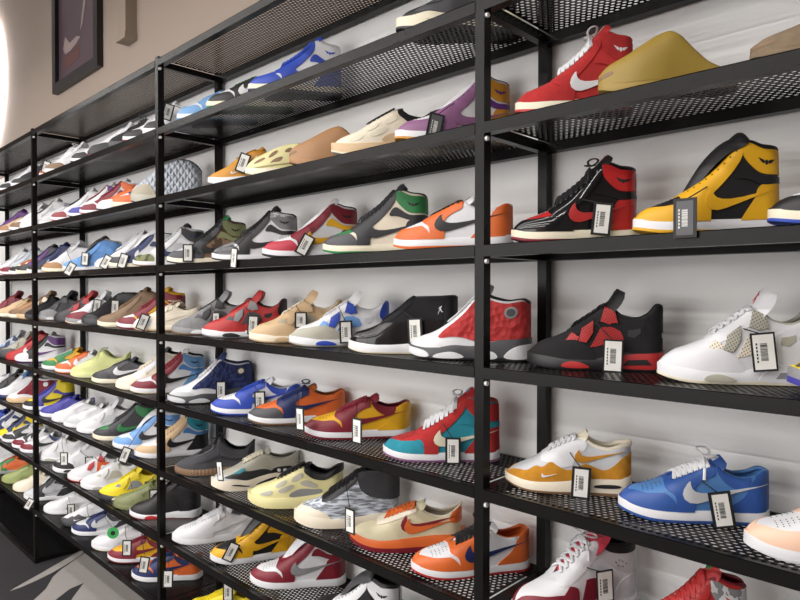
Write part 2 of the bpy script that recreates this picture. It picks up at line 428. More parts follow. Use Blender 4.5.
CUP = dict(zs=[(0, 24), (.3, 24), (.6, 25), (1, 28)])
def dots(S, us, ts, a=.0055, b=.034, off=3.2, mode='t', side=-1):
    return [[(u+a*math.cos(q*PI/3), t+b*math.sin(q*PI/3)) for q in range(6)] for u in us for t in ts]
def cup_parts(S, uth, uc, zq, hi, tongue_ext, puff=0, tb=True, lace=True, loops=False, tongue_w=33, sw=None, laces_n=7, back=.25):
    R = [('midsole', slab(S, 'midsole', .20, 1.0), 'mi'), ('outsole', slab(S, 'outsole', 0, .24, .5), 'ou'), ('upper', shell(S), 'up')]
    R.append(('toe_box', patch(S, 'toe_box', [[(.045, 1), (.07, .84), (.10, .62), (.17, .45), (.27, .42), (uth+.05, .5), (uth+.02, 1)]], 't', .9), 'tb'))
    R.append(('toe_cap', patch(S, 'toe_cap', [[(0, 0), (0, 1), (.055, 1), (.075, .86), (.105, .66), (.165, .50), (.25, .46), (.30, .40), (.38, .02, 1), (.37, 0)]], 't', 2.3, 3), 'tc'))
    R.append(('eyestay', patch(S, 'eyestay', [[(uth-.03, 1), (uth-.045, .86), (uth-.015, .70), (uth+.02, .56), (uth+.035, .3), (uth+.03, 0), (uth+.15, 0), (uth+.155, .35), (uth+.15, .58), (uc-.10, .68), (uc-.03, .74), (uc+.025, .82), (uc+.03, 1)]], 'z', 3.1, 4), 'ey'))
    if not hi:
        R.append(('heel_counter', patch(S, 'heel_counter', [[(1, 0), (1, 1), (.90, 1), (.86, .84), (.84, .62), (.80, .40), (.73, .18), (.69, 0)]], 'z', 2.5, 3.4), 'hc'))
        R.append(pp(S, 'collar', [[(uc+.03, 1), (uc+.04, .86), (.72, .70), (.80, .66), (.85, .7), (.87, 1)]], 'z', 'co', 1.2))
        R.append(pp(S, 'side_logo', [swoosh(.40, .97, zq, zq+43)], 'mm', 'sw', 2.6))
    else:
        R.append(('heel_counter', patch(S, 'heel_counter', [[(1, 0), (1, .50), (.88, .50), (.82, .44), (.80, .28), (.74, .12), (.70, 0)]], 'z', 2.5, 3.4), 'hc'))
        R.append(('ankle_strap', patch(S, 'ankle_strap', [[(uc-.05, .60), (.77, .49), (.86, .46), (1, .50), (1, .59), (.86, .56), (.78, .60), (uc+.01, .74)]], 'z', 3.4, 4), 'st'))
        R.append(('collar', patch(S, 'collar', [[(uc+.015, 1), (uc+.03, .80), (.79, .64), (.87, .60), (1, .62), (1, .96), (.9, .94), (.79, .95)]], 'z', 2.7, 3.6), 'co'))
        R.append(('ankle_logo', patch(S, 'ankle_logo', [ell(.875, .765, .012, .036), [(.813, .81, 1), (.865, .795), (.859, .745), (.84, .755)], [(.937, .81, 1), (.885, .795), (.891, .745), (.91, .755)]], 'z', 3.3, 1, sides=(-1,)), 'wl'))
        R.append(pp(S, 'side_logo', [swoosh(.44, .985, zq, zq+45)], 'mm', 'sw', 2.8))
    tm, P = tongue_mesh(S, uth+.02, uc, tongue_ext, puff=puff, w1=tongue_w, back=back, th=11, sag=.45)
    R.append(('tongue', tm, 'to'))
    R.append(('tongue_label', tongue_patch(P, 'tongue_label', RECT, 11, 13, th=11), 'em'))
    R.append(('eyelet_dots', patch(S, 'eyelet_dots', dots(S, np.linspace(uth+.02, uc-.015, laces_n), [.80], .0048, .028 if hi else .032), 't', 3.8, .6, sides=(-1,), it=0), 'hl'))
    R.append(('perforation_dots', patch(S, 'perforation_dots', [[(u+.0032*math.cos(q*PI/3), t+.02*math.sin(q*PI/3)) for q in range(6)] for u in (.15, .18, .21, .24, .27) for t in (.66, .75, .84, .93) if not (u > .23 and t < .7)], 't', 1.5, .5, it=0), 'hl'))
    R.append(('laces', lace_mesh(S, uth+.03, uc-.02, laces_n, loops=loops, lift=8+puff), 'la'))
    R.append(('lining', lining_mesh(S, uc+.02), 'li'))
    return R

LOWZ = [(0, 34), (.04, 47), (.1, 56), (.2, 63), (.3, 71), (.4, 83), (.5, 96), (.58, 105), (.63, 105), (.70, 93), (.80, 84), (.9, 89), (.97, 98), (1, 97)]
LOWG = [(0, 0), (.31, 0), (.36, 9), (.5, 14), (.6, 22), (.68, 28), (.85, 28), (1, 24)]
S = Last(zt=LOWZ, gap=LOWG, **CUP); kind('low', S, cup_parts(S, .33, .60, 34, False, 32, loops=False, back=-.28))
S = Last(zt=LOWZ, gap=LOWG, **CUP); KIND['lowbow'] = dict(KIND['low']); 
R = list(KIND['low']['parts']); R = [(x[0], lace_mesh(S, .36, .58, 7, loops=True), x[2]) if x[0] == 'laces' else x for x in R]; KIND['lowbow']['parts'] = R
HIZ = [(0, 34), (.04, 47), (.1, 56), (.2, 63), (.3, 71), (.38, 82), (.46, 97), (.54, 115), (.61, 135), (.66, 150), (.71, 162), (.76, 165), (.86, 157), (.97, 154), (1, 150)]
HIG = [(0, 0), (.31, 0), (.36, 9), (.5, 15), (.6, 21), (.70, 27), (.78, 29), (.88, 28), (1, 24)]
LEAN = [(0, 0), (.35, 0), (.6, .03), (1, -.02)]
S = Last(zt=HIZ, gap=HIG, lean=LEAN, **CUP); kind('high', S, cup_parts(S, .33, .68, 36, True, 34, laces_n=9, back=-.05, puff=13, tongue_w=34), heelz=120)
R = [p for p in KIND['high']['parts'] if p[0] not in ('laces', 'tongue', 'tongue_label')]
tm, P = tongue_mesh(S, .345, .66, 26, puff=34, w0=22, w1=40, th=14, back=.25, sag=.5)
KIND['highopen'] = dict(KIND['high']); KIND['highopen']['parts'] = R+[('tongue', tm, 'to'), ('tongue_label', tongue_patch(P, 'tongue_label', RECT, 11, 15), 'em')]
R = [p for p in KIND['high']['parts'] if p[0] not in ('laces',)]
KIND['highbow'] = dict(KIND['high']); KIND['highbow']['parts'] = R+[('laces', lace_mesh(S, .36, .62, 8, loops=True, lift=20), 'la')]

# mid-cut basketball shoe with wing eyelets and a sculpted sole
S = Last(zs=[(0, 25), (.15, 26), (.35, 23), (.5, 23), (.6, 30), (.7, 37), (1, 40)],
         zt=[(0, 36), (.04, 51), (.1, 62), (.2, 70), (.3, 81), (.4, 98), (.5, 117), (.58, 131), (.63, 130), (.71, 113), (.82, 107), (.91, 118), (.97, 137), (1, 134)], gap=LOWG, flare=5)
tm, P = tongue_mesh(S, .35, .58, 52, w1=40, th=17, back=-.55, sag=.5)
R = [('midsole', slab(S, 'midsole', .16, 1), 'mi'), ('outsole', slab(S, 'outsole', 0, .2, .6), 'ou'), ('upper', shell(S), 'up'),
     ('toe_cap', patch(S, 'toe_cap', [[(0, 0), (0, .62), (.08, .56), (.2, .5), (.33, .42), (.44, .24), (.52, .04), (.53, 0)]], 't', 2.3, 3), 'tc'),
     ('eyestay', patch(S, 'eyestay', [[(.30, 1), (.30, .84), (.36, .72), (.46, .72), (.55, .74), (.64, .82), (.64, 1)]], 'z', 1.6), 'ey'),
     pp(S, 'side_net', [[(.48, .30, 1), (.555, .62, 1), (.70, .60, 1), (.735, .33), (.62, .25)], [(.26, .56, 1), (.345, .84, 1), (.40, .62, 1), (.37, .48)]], 'z', 'nt', 1.4),
     pp(S, 'lace_wing', [[(.395, .52, 1), (.42, .80, 1), (.505, .85, 1), (.50, .60, 1), (.45, .42, 1)], [(.555, .74, 1), (.585, .99, 1), (.66, .94, 1), (.68, .76, 1), (.62, .66, 1)]], 'z', 'cg', 3.2),
     ('heel_counter', patch(S, 'heel_counter', [[(.74, .06), (.74, .34), (.70, .62), (.76, .80), (.84, .94), (.88, .80), (.86, .56), (.93, .34), (1, .30), (1, 0), (.8, 0)]], 'z', 2.0), 'hc'),
     ('heel_tab', patch(S, 'heel_tab', [[(1, .42), (1, .98), (.93, .98), (.90, .72), (.93, .46)]], 'z', 2.4), 'ht'),
     pp(S, 'wing_vent', [[(.75, .50, 1), (.755, .66, 1), (.84, .74, 1), (.845, .60, 1), (.80, .46, 1)]], 'z', 'hw', 2.6),
     pp(S, 'forefoot_block', [[(.27, .14), (.29, .62), (.36, .82), (.44, .60), (.50, .16)]], 't', 'fb', 1.6, surf=S.sole),
     ('heel_block', patch(S, 'heel_block', [[(.61, .1), (.62, .5), (.68, .84), (.80, .95), (1, .95), (1, .1)]], 't', 1.2, surf=S.sole), 'hb'),
     pp(S, 'air_window', [[(.71, .32, 1), (.74, .60, 1), (.87, .64, 1), (.90, .36, 1)]], 't', 'aw', 1.9, surf=S.sole),
     ('tongue', tm, 'to'), ('tongue_logo', tongue_patch(P, 'tongue_logo', FIG, 11, 12, th=17), 'em'),
     ('laces', lace_mesh(S, .35, .57, 6, t=.88), 'la'), ('lining', lining_mesh(S, .62), 'li')]
kind('mid4', S, R, heelz=100)

# plainer mid: toe cap, heel counter, panel, ankle dots
S = Last(zs=[(0, 25), (.3, 24), (.55, 26), (.7, 32), (1, 36)],
         zt=[(0, 36), (.04, 50), (.1, 60), (.2, 68), (.3, 79), (.4, 98), (.5, 122), (.58, 140), (.64, 146), (.74, 138), (.86, 134), (1, 138)], gap=HIG, flare=4.5)
tm, P = tongue_mesh(S, .35, .58, 56, w1=42, th=15, back=-.25, sag=.5)
R = [('midsole', slab(S, 'midsole', .16, 1), 'mi'), ('outsole', slab(S, 'outsole', 0, .2, .6), 'ou'), ('upper', shell(S), 'up'),
     ('toe_cap', patch(S, 'toe_cap', [[(0, 0), (0, .9), (.05, .8), (.1, .62), (.2, .46), (.32, .36), (.42, .16), (.46, 0)]], 't', 2.3, 3), 'tc'),
     ('eyestay', patch(S, 'eyestay', [[(.30, 1), (.30, .84), (.36, .70), (.46, .70), (.55, .72), (.65, .80), (.66, 1)]], 'z', 1.6), 'ey'),
     pp(S, 'side_net', [[(.47, .14, 1), (.52, .54, 1), (.68, .40, 1), (.75, .10, 1)], [(.30, .46, 1), (.38, .68, 1), (.45, .52), (.45, .26, 1)]], 'z', 'nt', 1.4),
     ('heel_counter', patch(S, 'heel_counter', [[(1, 0), (1, .46), (.88, .44), (.80, .30), (.76, .10), (.74, 0)]], 'z', 1.8), 'hc'),
     ('collar', patch(S, 'collar', [[(.66, 1), (.67, .9), (.78, .86), (1, .86), (1, 1)]], 'z', 2.0), 'co'),
     ('ankle_vents', patch(S, 'ankle_vents', [ell(u, z, .006, .013, 8) for u, z in ((.78, .70), (.81, .74), (.84, .71), (.80, .64), (.84, .62), (.87, .67))], 'z', 1.5, it=0), 'wl'),
     pp(S, 'forefoot_block', [[(.27, .14), (.29, .62), (.36, .82), (.44, .60), (.50, .16)]], 't', 'fb', 1.6, surf=S.sole),
     ('heel_block', patch(S, 'heel_block', [[(.64, .1), (.66, .6), (.74, .9), (1, .92), (1, .1)]], 't', 1.2, surf=S.sole), 'hb'),
     ('tongue', tm, 'to'), ('tongue_logo', tongue_patch(P, 'tongue_logo', FIG, 11, 11), 'em'),
     ('laces', lace_mesh(S, .35, .57, 6, t=.9, loops=True, w=4), 'la'), ('lining', lining_mesh(S, .66), 'li')]
kind('mid3', S, R, heelz=110)

# high basketball shoe with a patent mudguard
S = Last(zs=[(0, 27), (.3, 25), (.5, 27), (.7, 33), (1, 36)],
         zt=[(0, 38), (.04, 52), (.1, 62), (.2, 69), (.3, 80), (.4, 99), (.5, 121), (.58, 142), (.63, 149), (.72, 150), (.85, 151), (.97, 153), (1, 149)], gap=HIG, flare=5)
tm, P = tongue_mesh(S, .35, .60, 12)
R = [('midsole', slab(S, 'midsole', .14, 1), 'mi'), ('outsole', slab(S, 'outsole', 0, .18, .6), 'ou'), ('upper', shell(S), 'up'),
     ('mudguard', patch(S, 'mudguard', [[(0, 0), (0, 1), (.04, 1), (.07, .84), (.13, .66), (.24, .60), (.34, .62), (.45, .42), (.58, .30), (.75, .27), (1, .30), (1, 0)]], 't', 2.2), 'tc'),
     ('eyestay', patch(S, 'eyestay', [[(.32, 1), (.32, .86), (.40, .76), (.50, .80), (.62, .84), (.63, 1)]], 'z', 1.6), 'ey'),
     ('heel_counter', patch(S, 'heel_counter', [[(1, .3), (1, .98), (.94, .98), (.9, .7), (.92, .3)]], 'z', 1.8), 'hc'),
     ('ankle_logo', patch(S, 'ankle_logo', [[(.87+.022*p[0], .72+.075*p[1]) for p in FIG]], 'z', 2.2, 1, it=0, sides=(-1,)), 'wl'),
     ('tongue', tm, 'to'), ('laces', lace_mesh(S, .35, .60, 8, lift=7, w=4), 'la'), ('lining', lining_mesh(S, .65), 'li')]
kind('eleven', S, R, heelz=120)

# high basketball shoe with quilted sides, pod sole and an ankle disc
S = Last(zs=[(0, 27), (.15, 27), (.3, 30), (.42, 36), (.55, 34), (.68, 42), (.82, 52), (1, 54)],
         zt=[(0, 38), (.04, 51), (.1, 59), (.2, 67), (.3, 81), (.4, 101), (.5, 130), (.57, 152), (.62, 160), (.70, 150), (.84, 142), (.95, 146), (1, 138)], gap=HIG, flare=4.5)
tm, P = tongue_mesh(S, .35, .58, 40, w1=35, th=13, back=-.2, sag=.45)
R = [('midsole', slab(S, 'midsole', .1, 1), 'mi'), ('outsole', slab(S, 'outsole', 0, .14, .6), 'ou'), ('upper', shell(S), 'up'),
     ('side_panel', patch(S, 'side_panel', [[(.27, .50), (.31, .72), (.40, .80), (.52, .84), (.60, .94), (.66, .96), (.80, .93), (1, .96), (1, .02), (.80, .02), (.62, .06), (.5, .22), (.38, .36)]], 'z', 2.0), 'hc'),
     ('toe_cap', patch(S, 'toe_cap', [[(0, 0), (0, .42), (.1, .38), (.22, .26), (.30, .1), (.31, 0)]], 't', 1.2), 'tc'),
     ('ankle_disc', patch(S, 'ankle_disc', [ell(.865, .70, .052, .15, 16)], 'z', 3.6, sides=(-1,)), 'wl'),
     ('disc_face', patch(S, 'disc_face', [ell(.865, .70, .034, .10, 16)], 'z', 4.3, 1, sides=(-1,)), 'ds'),
     pp(S, 'sole_pod', [[(.24, .1), (.27, .46), (.36, .60), (.46, .48), (.52, .1)], [(.60, .08), (.63, .48), (.69, .56), (.74, .40), (.76, .08)], [(.78, .08), (.84, .5), (.92, .72), (1, .72), (1, .08)], [(0, .1), (0, .8), (.1, .85), (.2, .7), (.23, .1)]], 't', 'px', 1.6, surf=S.sole),
     ('tongue', tm, 'to'), ('laces', lace_mesh(S, .36, .56, 7, lift=7), 'la'), ('lining', lining_mesh(S, .64), 'li')]
kind('thirteen', S, R, heelz=110)

# knitted runner with a ribbed sole
S = Last(zs=[(0, 27), (.3, 26), (.6, 30), (1, 36)],
         zt=[(0, 44), (.05, 55), (.12, 63), (.25, 77), (.4, 98), (.5, 118), (.555, 136), (.60, 128), (.68, 104), (.78, 92), (.88, 94), (.95, 110), (1, 124)],
         gap=[(0, 0), (.54, 0), (.58, 10), (.66, 24), (.8, 27), (1, 20)], flare=4, spring=12)
R = [('midsole', slab(S, 'midsole', .12, 1, rib=.8), 'mi'), ('outsole', slab(S, 'outsole', 0, .16, .3), 'ou'), ('upper', shell(S), 'up'),
     pp(S, 'side_stripe', [[(.16, .42), (.34, .40), (.55, .34), (.78, .40), (.93, .5), (.93, .56), (.78, .52), (.55, .46), (.34, .50), (.16, .52)]], 'z', 'sw', 1.0),
     ('lace_panel', patch(S, 'lace_panel', [[(.28, 1), (.29, .80), (.4, .80), (.52, .84), (.54, 1)]], 'z', 1.4), 'ey'),
     ('laces', lace_mesh(S, .32, .52, 6, lift=4, t=.72, loops=True), 'la'), ('lining', lining_mesh(S, .60), 'li')]
kind('knit', S, R, heelz=90)

# chunky layered runner
S = Last(zs=[(0, 32), (.1, 33), (.25, 41), (.38, 36), (.55, 46), (.7, 52), (.85, 50), (1, 56)],
         zt=[(0, 42), (.05, 55), (.12, 64), (.22, 72), (.32, 86), (.42, 102), (.52, 116), (.58, 122), (.63, 120), (.71, 106), (.82, 99), (.92, 106), (1, 116)], gap=LOWG, flare=6, ext=6, spring=16)
tm, P = tongue_mesh(S, .34, .58, 28, th=9, back=-.3)
R = [('midsole', slab(S, 'midsole', .16, 1), 'mi'), ('outsole', slab(S, 'outsole', 0, .2, .6), 'ou'), ('upper', shell(S), 'up'),
     ('toe_cap', patch(S, 'toe_cap', [[(0, 0), (0, .66), (.06, .58), (.16, .44), (.24, .30), (.26, 0)]], 't', 1.6), 'tc'),
     ('side_panel', patch(S, 'side_panel', [[(.11, .5), (.22, .66), (.34, .62), (.46, .42), (.62, .30), (.72, .12), (.72, 0), (.42, 0), (.2, .2)]], 'z', 1.8), 'sd'),
     pp(S, 'side_stripe', [[(.20, .60), (.30, .74), (.36, .78), (.38, .62), (.32, .5)]], 'z', 'sw', 2.4),
     ('heel_counter', patch(S, 'heel_counter', [[(.66, .06), (.70, .34), (.78, .5), (.88, .5), (.93, .36), (.93, .04)]], 'z', 2.6), 'hc'),
     pp(S, 'heel_vents', [ell(.765, .24, .022, .11), ell(.835, .25, .022, .11)], 'z', 'hw', 3.2),
     pp(S, 'sole_stripe', [[(.2, .55), (.3, .62), (.42, .5), (.42, .4), (.3, .48)], [(.46, .42), (.56, .62), (.72, .78), (.72, .64), (.58, .46)]], 't', 'px', 1.4, surf=S.sole),
     ('tongue', tm, 'to'), ('laces', lace_mesh(S, .36, .57, 6, lift=6), 'la'), ('lining', lining_mesh(S, .61), 'li')]
kind('chunky', S, R, heelz=90)

# caged runner: rubber frame with windows over a dark bootie
S = Last(zs=[(0, 30), (.2, 30), (.5, 34), (.8, 44), (1, 50)],
         zt=[(0, 42), (.05, 54), (.12, 62), (.22, 70), (.32, 84), (.42, 100), (.52, 116), (.58, 124), (.63, 122), (.71, 108), (.82, 102), (.93, 118), (1, 128)], gap=LOWG, flare=6, ext=4, spring=18)
tm, P = tongue_mesh(S, .33, .58, 24)
R = [('midsole', slab(S, 'midsole', .1, 1), 'mi'), ('outsole', slab(S, 'outsole', 0, .14, .4), 'ou'), ('upper', shell(S), 'up'),
     pp(S, 'cage_window', [[(.13, .30), (.18, .52), (.27, .60), (.30, .40), (.24, .22)], [(.30, .70), (.36, .82), (.44, .80), (.42, .62), (.34, .56)], [(.33, .46), (.44, .56), (.52, .50), (.48, .34), (.38, .26)],
        [(.47, .66), (.50, .80), (.60, .82), (.60, .66), (.53, .58)], [(.55, .48), (.62, .60), (.74, .56), (.76, .36), (.64, .34)]], 'z', 'nt', .9),
     ('side_panel', patch(S, 'side_panel', [[(.46, .20), (.54, .30), (.66, .28), (.80, .30), (.80, .06), (.6, .02), (.46, .04)]], 'z', 1.4), 'sd'),
     ('collar', patch(S, 'collar', [[(.60, 1), (.61, .80), (.70, .72), (.82, .72), (.93, .80), (1, .78), (1, 1)]], 'z', 2.0), 'co'),
     ('tongue', tm, 'to'), ('laces', lace_mesh(S, .33, .57, 7, lift=8, w=4, loops=False), 'la'), ('lining', lining_mesh(S, .62), 'li')]
kind('cage', S, R, heelz=90)

# deconstructed runner with a stacked, kicked-out sole
S = Last(L=305, zs=[(0, 34), (.25, 32), (.5, 38), (.75, 46), (1, 50)],
         zt=[(0, 44), (.05, 54), (.12, 62), (.22, 71), (.32, 84), (.42, 98), (.52, 110), (.58, 115), (.63, 112), (.71, 99), (.82, 93), (.92, 104), (1, 124)], gap=LOWG, flare=5, ext=18, spring=18)
tm, P = tongue_mesh(S, .34, .58, 30, th=9, back=-.2)
R = [('midsole', slab(S, 'midsole', .34, 1), 'mi'), ('outsole', slab(S, 'outsole', 0, .38, 1.0), 'ou'), ('upper', shell(S), 'up'),
     ('toe_cap', patch(S, 'toe_cap', [[(0, 0), (0, .8), (.06, .7), (.14, .52), (.26, .40), (.40, .24), (.46, 0)]], 't', 1.4), 'tc'),
     ('eyestay', patch(S, 'eyestay', [[(.24, 1), (.25, .84), (.36, .80), (.48, .80), (.60, .86), (.60, 1)]], 'z', 2.4), 'ey'),
     pp(S, 'logo_underlay', [swoosh(.46, .97, 50, 98)], 'mm', 'sd', 1.8),  # second swoosh layer below the side logo, in its own colour
     pp(S, 'side_logo', [swoosh(.49, .97, 46, 90)], 'mm', 'sw', 2.8),
     ('heel_counter', patch(S, 'heel_counter', [[(1, .42), (1, 1), (.92, 1), (.88, .8), (.93, .5)]], 'z', 1.8), 'hc'),
     ('tongue', tm, 'to'), ('laces', lace_mesh(S, .32, .57, 8, lift=6, w=4.5), 'la'), ('lining', lining_mesh(S, .61), 'li')]
kind('runner', S, R, heelz=90)

# runner with wavy mudguard and a window in the heel
S = Last(zs=[(0, 22), (.25, 26), (.5, 32), (.7, 38), (1, 42)],
         zt=[(0, 33), (.05, 46), (.12, 55), (.22, 66), (.32, 82), (.42, 98), (.5, 110), (.57, 117), (.63, 116), (.71, 104), (.82, 98), (.92, 106), (1, 112)], gap=LOWG, flare=4, spring=14)
tm, P = tongue_mesh(S, .34, .57, 30, th=9, back=-.3)
R = [('midsole', slab(S, 'midsole', .14, 1), 'mi'), ('outsole', slab(S, 'outsole', 0, .18, .6), 'ou'), ('upper', shell(S), 'up'),
     ('mudguard', patch(S, 'mudguard', [[(0, 0), (0, .66), (.06, .62), (.12, .46), (.18, .34), (.25, .50), (.31, .30), (.37, .44), (.44, .22), (.52, .12), (.60, .18), (.66, .24), (.74, .18), (.80, .14), (.88, .28), (.94, .44), (1, .46), (1, 0)]], 't', 1.9), 'tc'),
     ('eyestay', patch(S, 'eyestay', [[(.29, 1), (.29, .80), (.36, .62), (.45, .38, 1), (.545, .36, 1), (.575, .62), (.65, .76), (.66, 1)]], 'z', 1.6), 'ey'),
     pp(S, 'side_logo', [swoosh(.56, .95, 66, 96)], 'mm', 'sw', 2.4),
     pp(S, 'toe_logo', [swoosh(.30, .42, 33, 43)], 'mm', 'wl', 2.8),
     pp(S, 'air_window', [[(.70, .42), (.71, .62), (.90, .66), (.91, .46)]], 't', 'aw', 1.2, surf=S.sole),
     ('tongue', tm, 'to'), ('laces', lace_mesh(S, .36, .56, 6, lift=6, w=4), 'la'), ('lining', lining_mesh(S, .60, tubew=6), 'li')]
kind('airmax', S, R, heelz=90)

# moulded foam slide: closed strap over the forefoot, low at the heel
S = Last(zs=[(0, 20), (1, 22)], zt=[(0, 52), (.06, 66), (.18, 78), (.32, 96), (.45, 112), (.50, 113), (.56, 104), (.66, 76), (.78, 48), (.9, 36), (1, 34)],
         gap=[(0, 0), (.42, 0), (.48, 18), (.56, 30), (.7, 33), (1, 28)], flare=1, spring=16, a=.5)
R = [('midsole', slab(S, 'midsole', 0, 1), 'mi'), ('upper', shell(S), 'up'), 
     ('toe_opening', patch(S, 'toe_opening', [[(.0, .35), (.0, .62), (.06, .60), (.10, .5), (.08, .36)]], 'z', .7), 'hw'),
     pp(S, 'sole_groove', [[(u, .1), (u+.012, .5), (u+.035, .5), (u+.03, .1)] for u in (.2, .28, .36, .44, .52, .6, .68, .76, .84)], 't', 'px', .6, surf=S.sole),
     ('lining', lining_mesh(S, .46, tubew=3.5), 'li')]
kind('slide', S, R, heelz=40)

# foam clog with big holes
S = Last(zs=[(0, 22), (1, 26)], zt=[(0, 40), (.05, 54), (.12, 66), (.25, 80), (.4, 97), (.52, 104), (.60, 102), (.7, 88), (.82, 78), (.93, 84), (1, 86)],
         gap=[(0, 0), (.5, 0), (.56, 16), (.66, 28), (.85, 28), (1, 24)], flare=3, spring=16)
R = [('midsole', slab(S, 'midsole', 0, 1), 'mi'), ('upper', shell(S), 'up'),
     pp(S, 'vent_hole', [[(.10, .40), (.15, .62), (.24, .66), (.24, .54), (.16, .42)], [(.27, .56), (.31, .76), (.38, .80), (.37, .66), (.31, .54)], [(.28, .22), (.34, .44), (.44, .50), (.42, .32), (.34, .2)],
        [(.44, .64), (.48, .80), (.54, .80), (.52, .62)], [(.50, .34), (.56, .54), (.64, .52), (.60, .32)], [(.68, .30), (.72, .46), (.80, .44), (.78, .28)]], 'z', 'hw', .7),
     pp(S, 'side_rib', [[(.12, .1), (.3, .16), (.6, .22), (.9, .2), (.9, .3), (.6, .30), (.3, .26), (.12, .2)]], 'z', 'up', 3),
     ('lining', lining_mesh(S, .58, tubew=3.5), 'li')]
kind('clog', S, R, heelz=70)

# woven foam slip-on, high rounded heel
S = Last(zs=[(0, 24), (.5, 26), (1, 30)], zt=[(0, 44), (.06, 58), (.15, 68), (.3, 88), (.45, 108), (.6, 124), (.72, 130), (.84, 126), (.94, 112), (1, 96)],
         gap=[(0, 0), (.60, 0), (.66, 8), (.8, 12), (.92, 8), (1, 0)], flare=4, spring=14)
R = [('midsole', slab(S, 'midsole', 0, 1), 'mi'), ('upper', shell(S), 'up'), 
     ('toe_cap', patch(S, 'toe_cap', [[(0, 0), (0, .5), (.12, .46), (.3, .3), (.4, 0)]], 't', 1.5), 'tc'), ('lining', lining_mesh(S, .66, tubew=4), 'li')]
kind('woven', S, R, heelz=80)

# knitted high basketball shoe, thick pale sole, padded dark ankle
S = Last(zs=[(0, 32), (.2, 32), (.4, 27), (.6, 30), (.8, 38), (1, 42)],
         zt=[(0, 44), (.05, 56), (.12, 64), (.22, 72), (.32, 88), (.42, 108), (.52, 128), (.6, 146), (.68, 154), (.78, 156), (.9, 152), (1, 140)], gap=HIG, flare=5, ext=3, spring=14)
tm, P = tongue_mesh(S, .30, .60, 26, w0=20, w1=34, puff=6, th=9)
R = [('midsole', slab(S, 'midsole', .08, 1), 'mi'), ('outsole', slab(S, 'outsole', 0, .12, .4), 'ou'), ('upper', shell(S), 'up'),
     ('toe_cap', patch(S, 'toe_cap', [[(0, 0), (0, 1), (.06, 1), (.1, .72), (.18, .42), (.28, .2), (.36, 0)]], 't', 1.2), 'tc'),
     ('eyestay', patch(S, 'eyestay', [[(.26, 1), (.27, .80), (.38, .76), (.50, .80), (.60, .84), (.62, 1)]], 'z', 2.2), 'ey'),
     ('collar', patch(S, 'collar', [[(.60, 1), (.62, .66), (.70, .46), (.82, .36), (1, .36), (1, 1)]], 'z', 3.0, 3), 'co'),
     ('tongue', tm, 'to'), ('laces', lace_mesh(S, .33, .60, 7, lift=9, w=4.5), 'la'), ('lining', lining_mesh(S, .64, tubew=6), 'li')]
kind('quantum', S, R, heelz=120)

DEF = dict(tb='up', tc='up', ey='up', hc='up', co='up', st='ey', sw='up', wl='sw', la='up', to='up', li='up', em='sw', ou='mi', nt='up', cg='up', ht='hc', hw='hc', fb='mi', hb='mi', aw='hb', px='mi', ds='wl', sd='up', hl='hk')
def colours(spec):
    toks = spec.split(); c = {'up': toks[0], 'mi': 'w'}
    for t in toks[1:]:
        k, v = t.split('='); c[k] = v
    c.setdefault('hk', 'k' if not c.get('ey', c['up'])[0] in 'kdG' else 'g')
    def get(k, n=0):
        if k in c: return c[k]
        return get(DEF[k], n+1) if n < 6 else c['up']
    return get

# ------------------------------------------------------------------ placing shoes on the shelves
ORD = ['first', 'second', 'third', 'fourth', 'fifth', 'sixth', 'seventh', 'eighth', 'ninth']
BAYN = {0: 'near bay', -1: 'second bay', -2: 'third bay', -3: 'far bay'}
def shelf_z(s): return ZTOP - PITCH*s
def outline(S, hz):
    u = np.linspace(0, 1, 26); o = []
    for side in (-1, 1):
        p = S.sole(side, u, np.full(26, .6)); o += list(p)
    o = np.array(o); top = o[o[:, 0] > S.L*.00085].copy(); top[:, 2] = hz*.001; top[:, 0] = np.minimum(top[:, 0], S.L*.001)
    toe = o[o[:, 0] < S.L*.0002].copy(); toe[:, 2] = .035
    return np.vstack([o, toe, top])
SHOES = []; LABELS = {}
def fit(kindname, s, tx, hx, d, sc, deg0=None):
    K = KIND[kindname]
    if 'out' not in K: K['out'] = outline(K['S'], K['heelz'])
    O = K['out']*sc; z = shelf_z(s); best = None
    if deg0 is not None: degs = [deg0]
    elif hx is None: degs = [30 if tx > 500 else 46]
    else: degs = np.arange(12, 61, 1.5)
    for deg in degs:
        a = math.radians(deg); c, q = math.cos(a), math.sin(a)
        X = O[:, 0]*c - O[:, 1]*q; Y = O[:, 0]*q + O[:, 1]*c
        dep = Y.max()-Y.min(); dd = d if d is not None else .012
        if YF+dd+dep > WALL_Y-.003: dd = WALL_Y-.003-dep-YF
        over = max(0, .004-dd); oy = YF+dd-Y.min()
        # slide along the shelf until the outermost point on the toe side falls on tx
        lo, hi = -6, 2
        for _ in range(30):
            m = (lo+hi)/2; Q = np.stack([X+m, Y+oy, O[:, 2]+z], 1)-CAM; zz = Q @ fw
            px = np.where(zz > .1, 400+F_PX*(Q @ CR)/np.maximum(zz, .1), 1e4).min()
            if px < tx: lo = m
            else: hi = m
        Q = np.stack([X+lo, Y+oy, O[:, 2]+z], 1)-CAM; mx = (400+F_PX*(Q @ CR)/(Q @ fw)).max()
        e = (abs(mx-hx) if hx is not None else 0) + over*3000
        for xp in (0, -BAY, -2*BAY):
            for yp in (0, DEPTH):
                if np.any((np.abs(X+lo-xp) < .014) & (np.abs(Y+oy-yp) < .014)): e += 12
        if best is None or e < best[0]: best = (e, deg, lo, oy, mx)
    return best
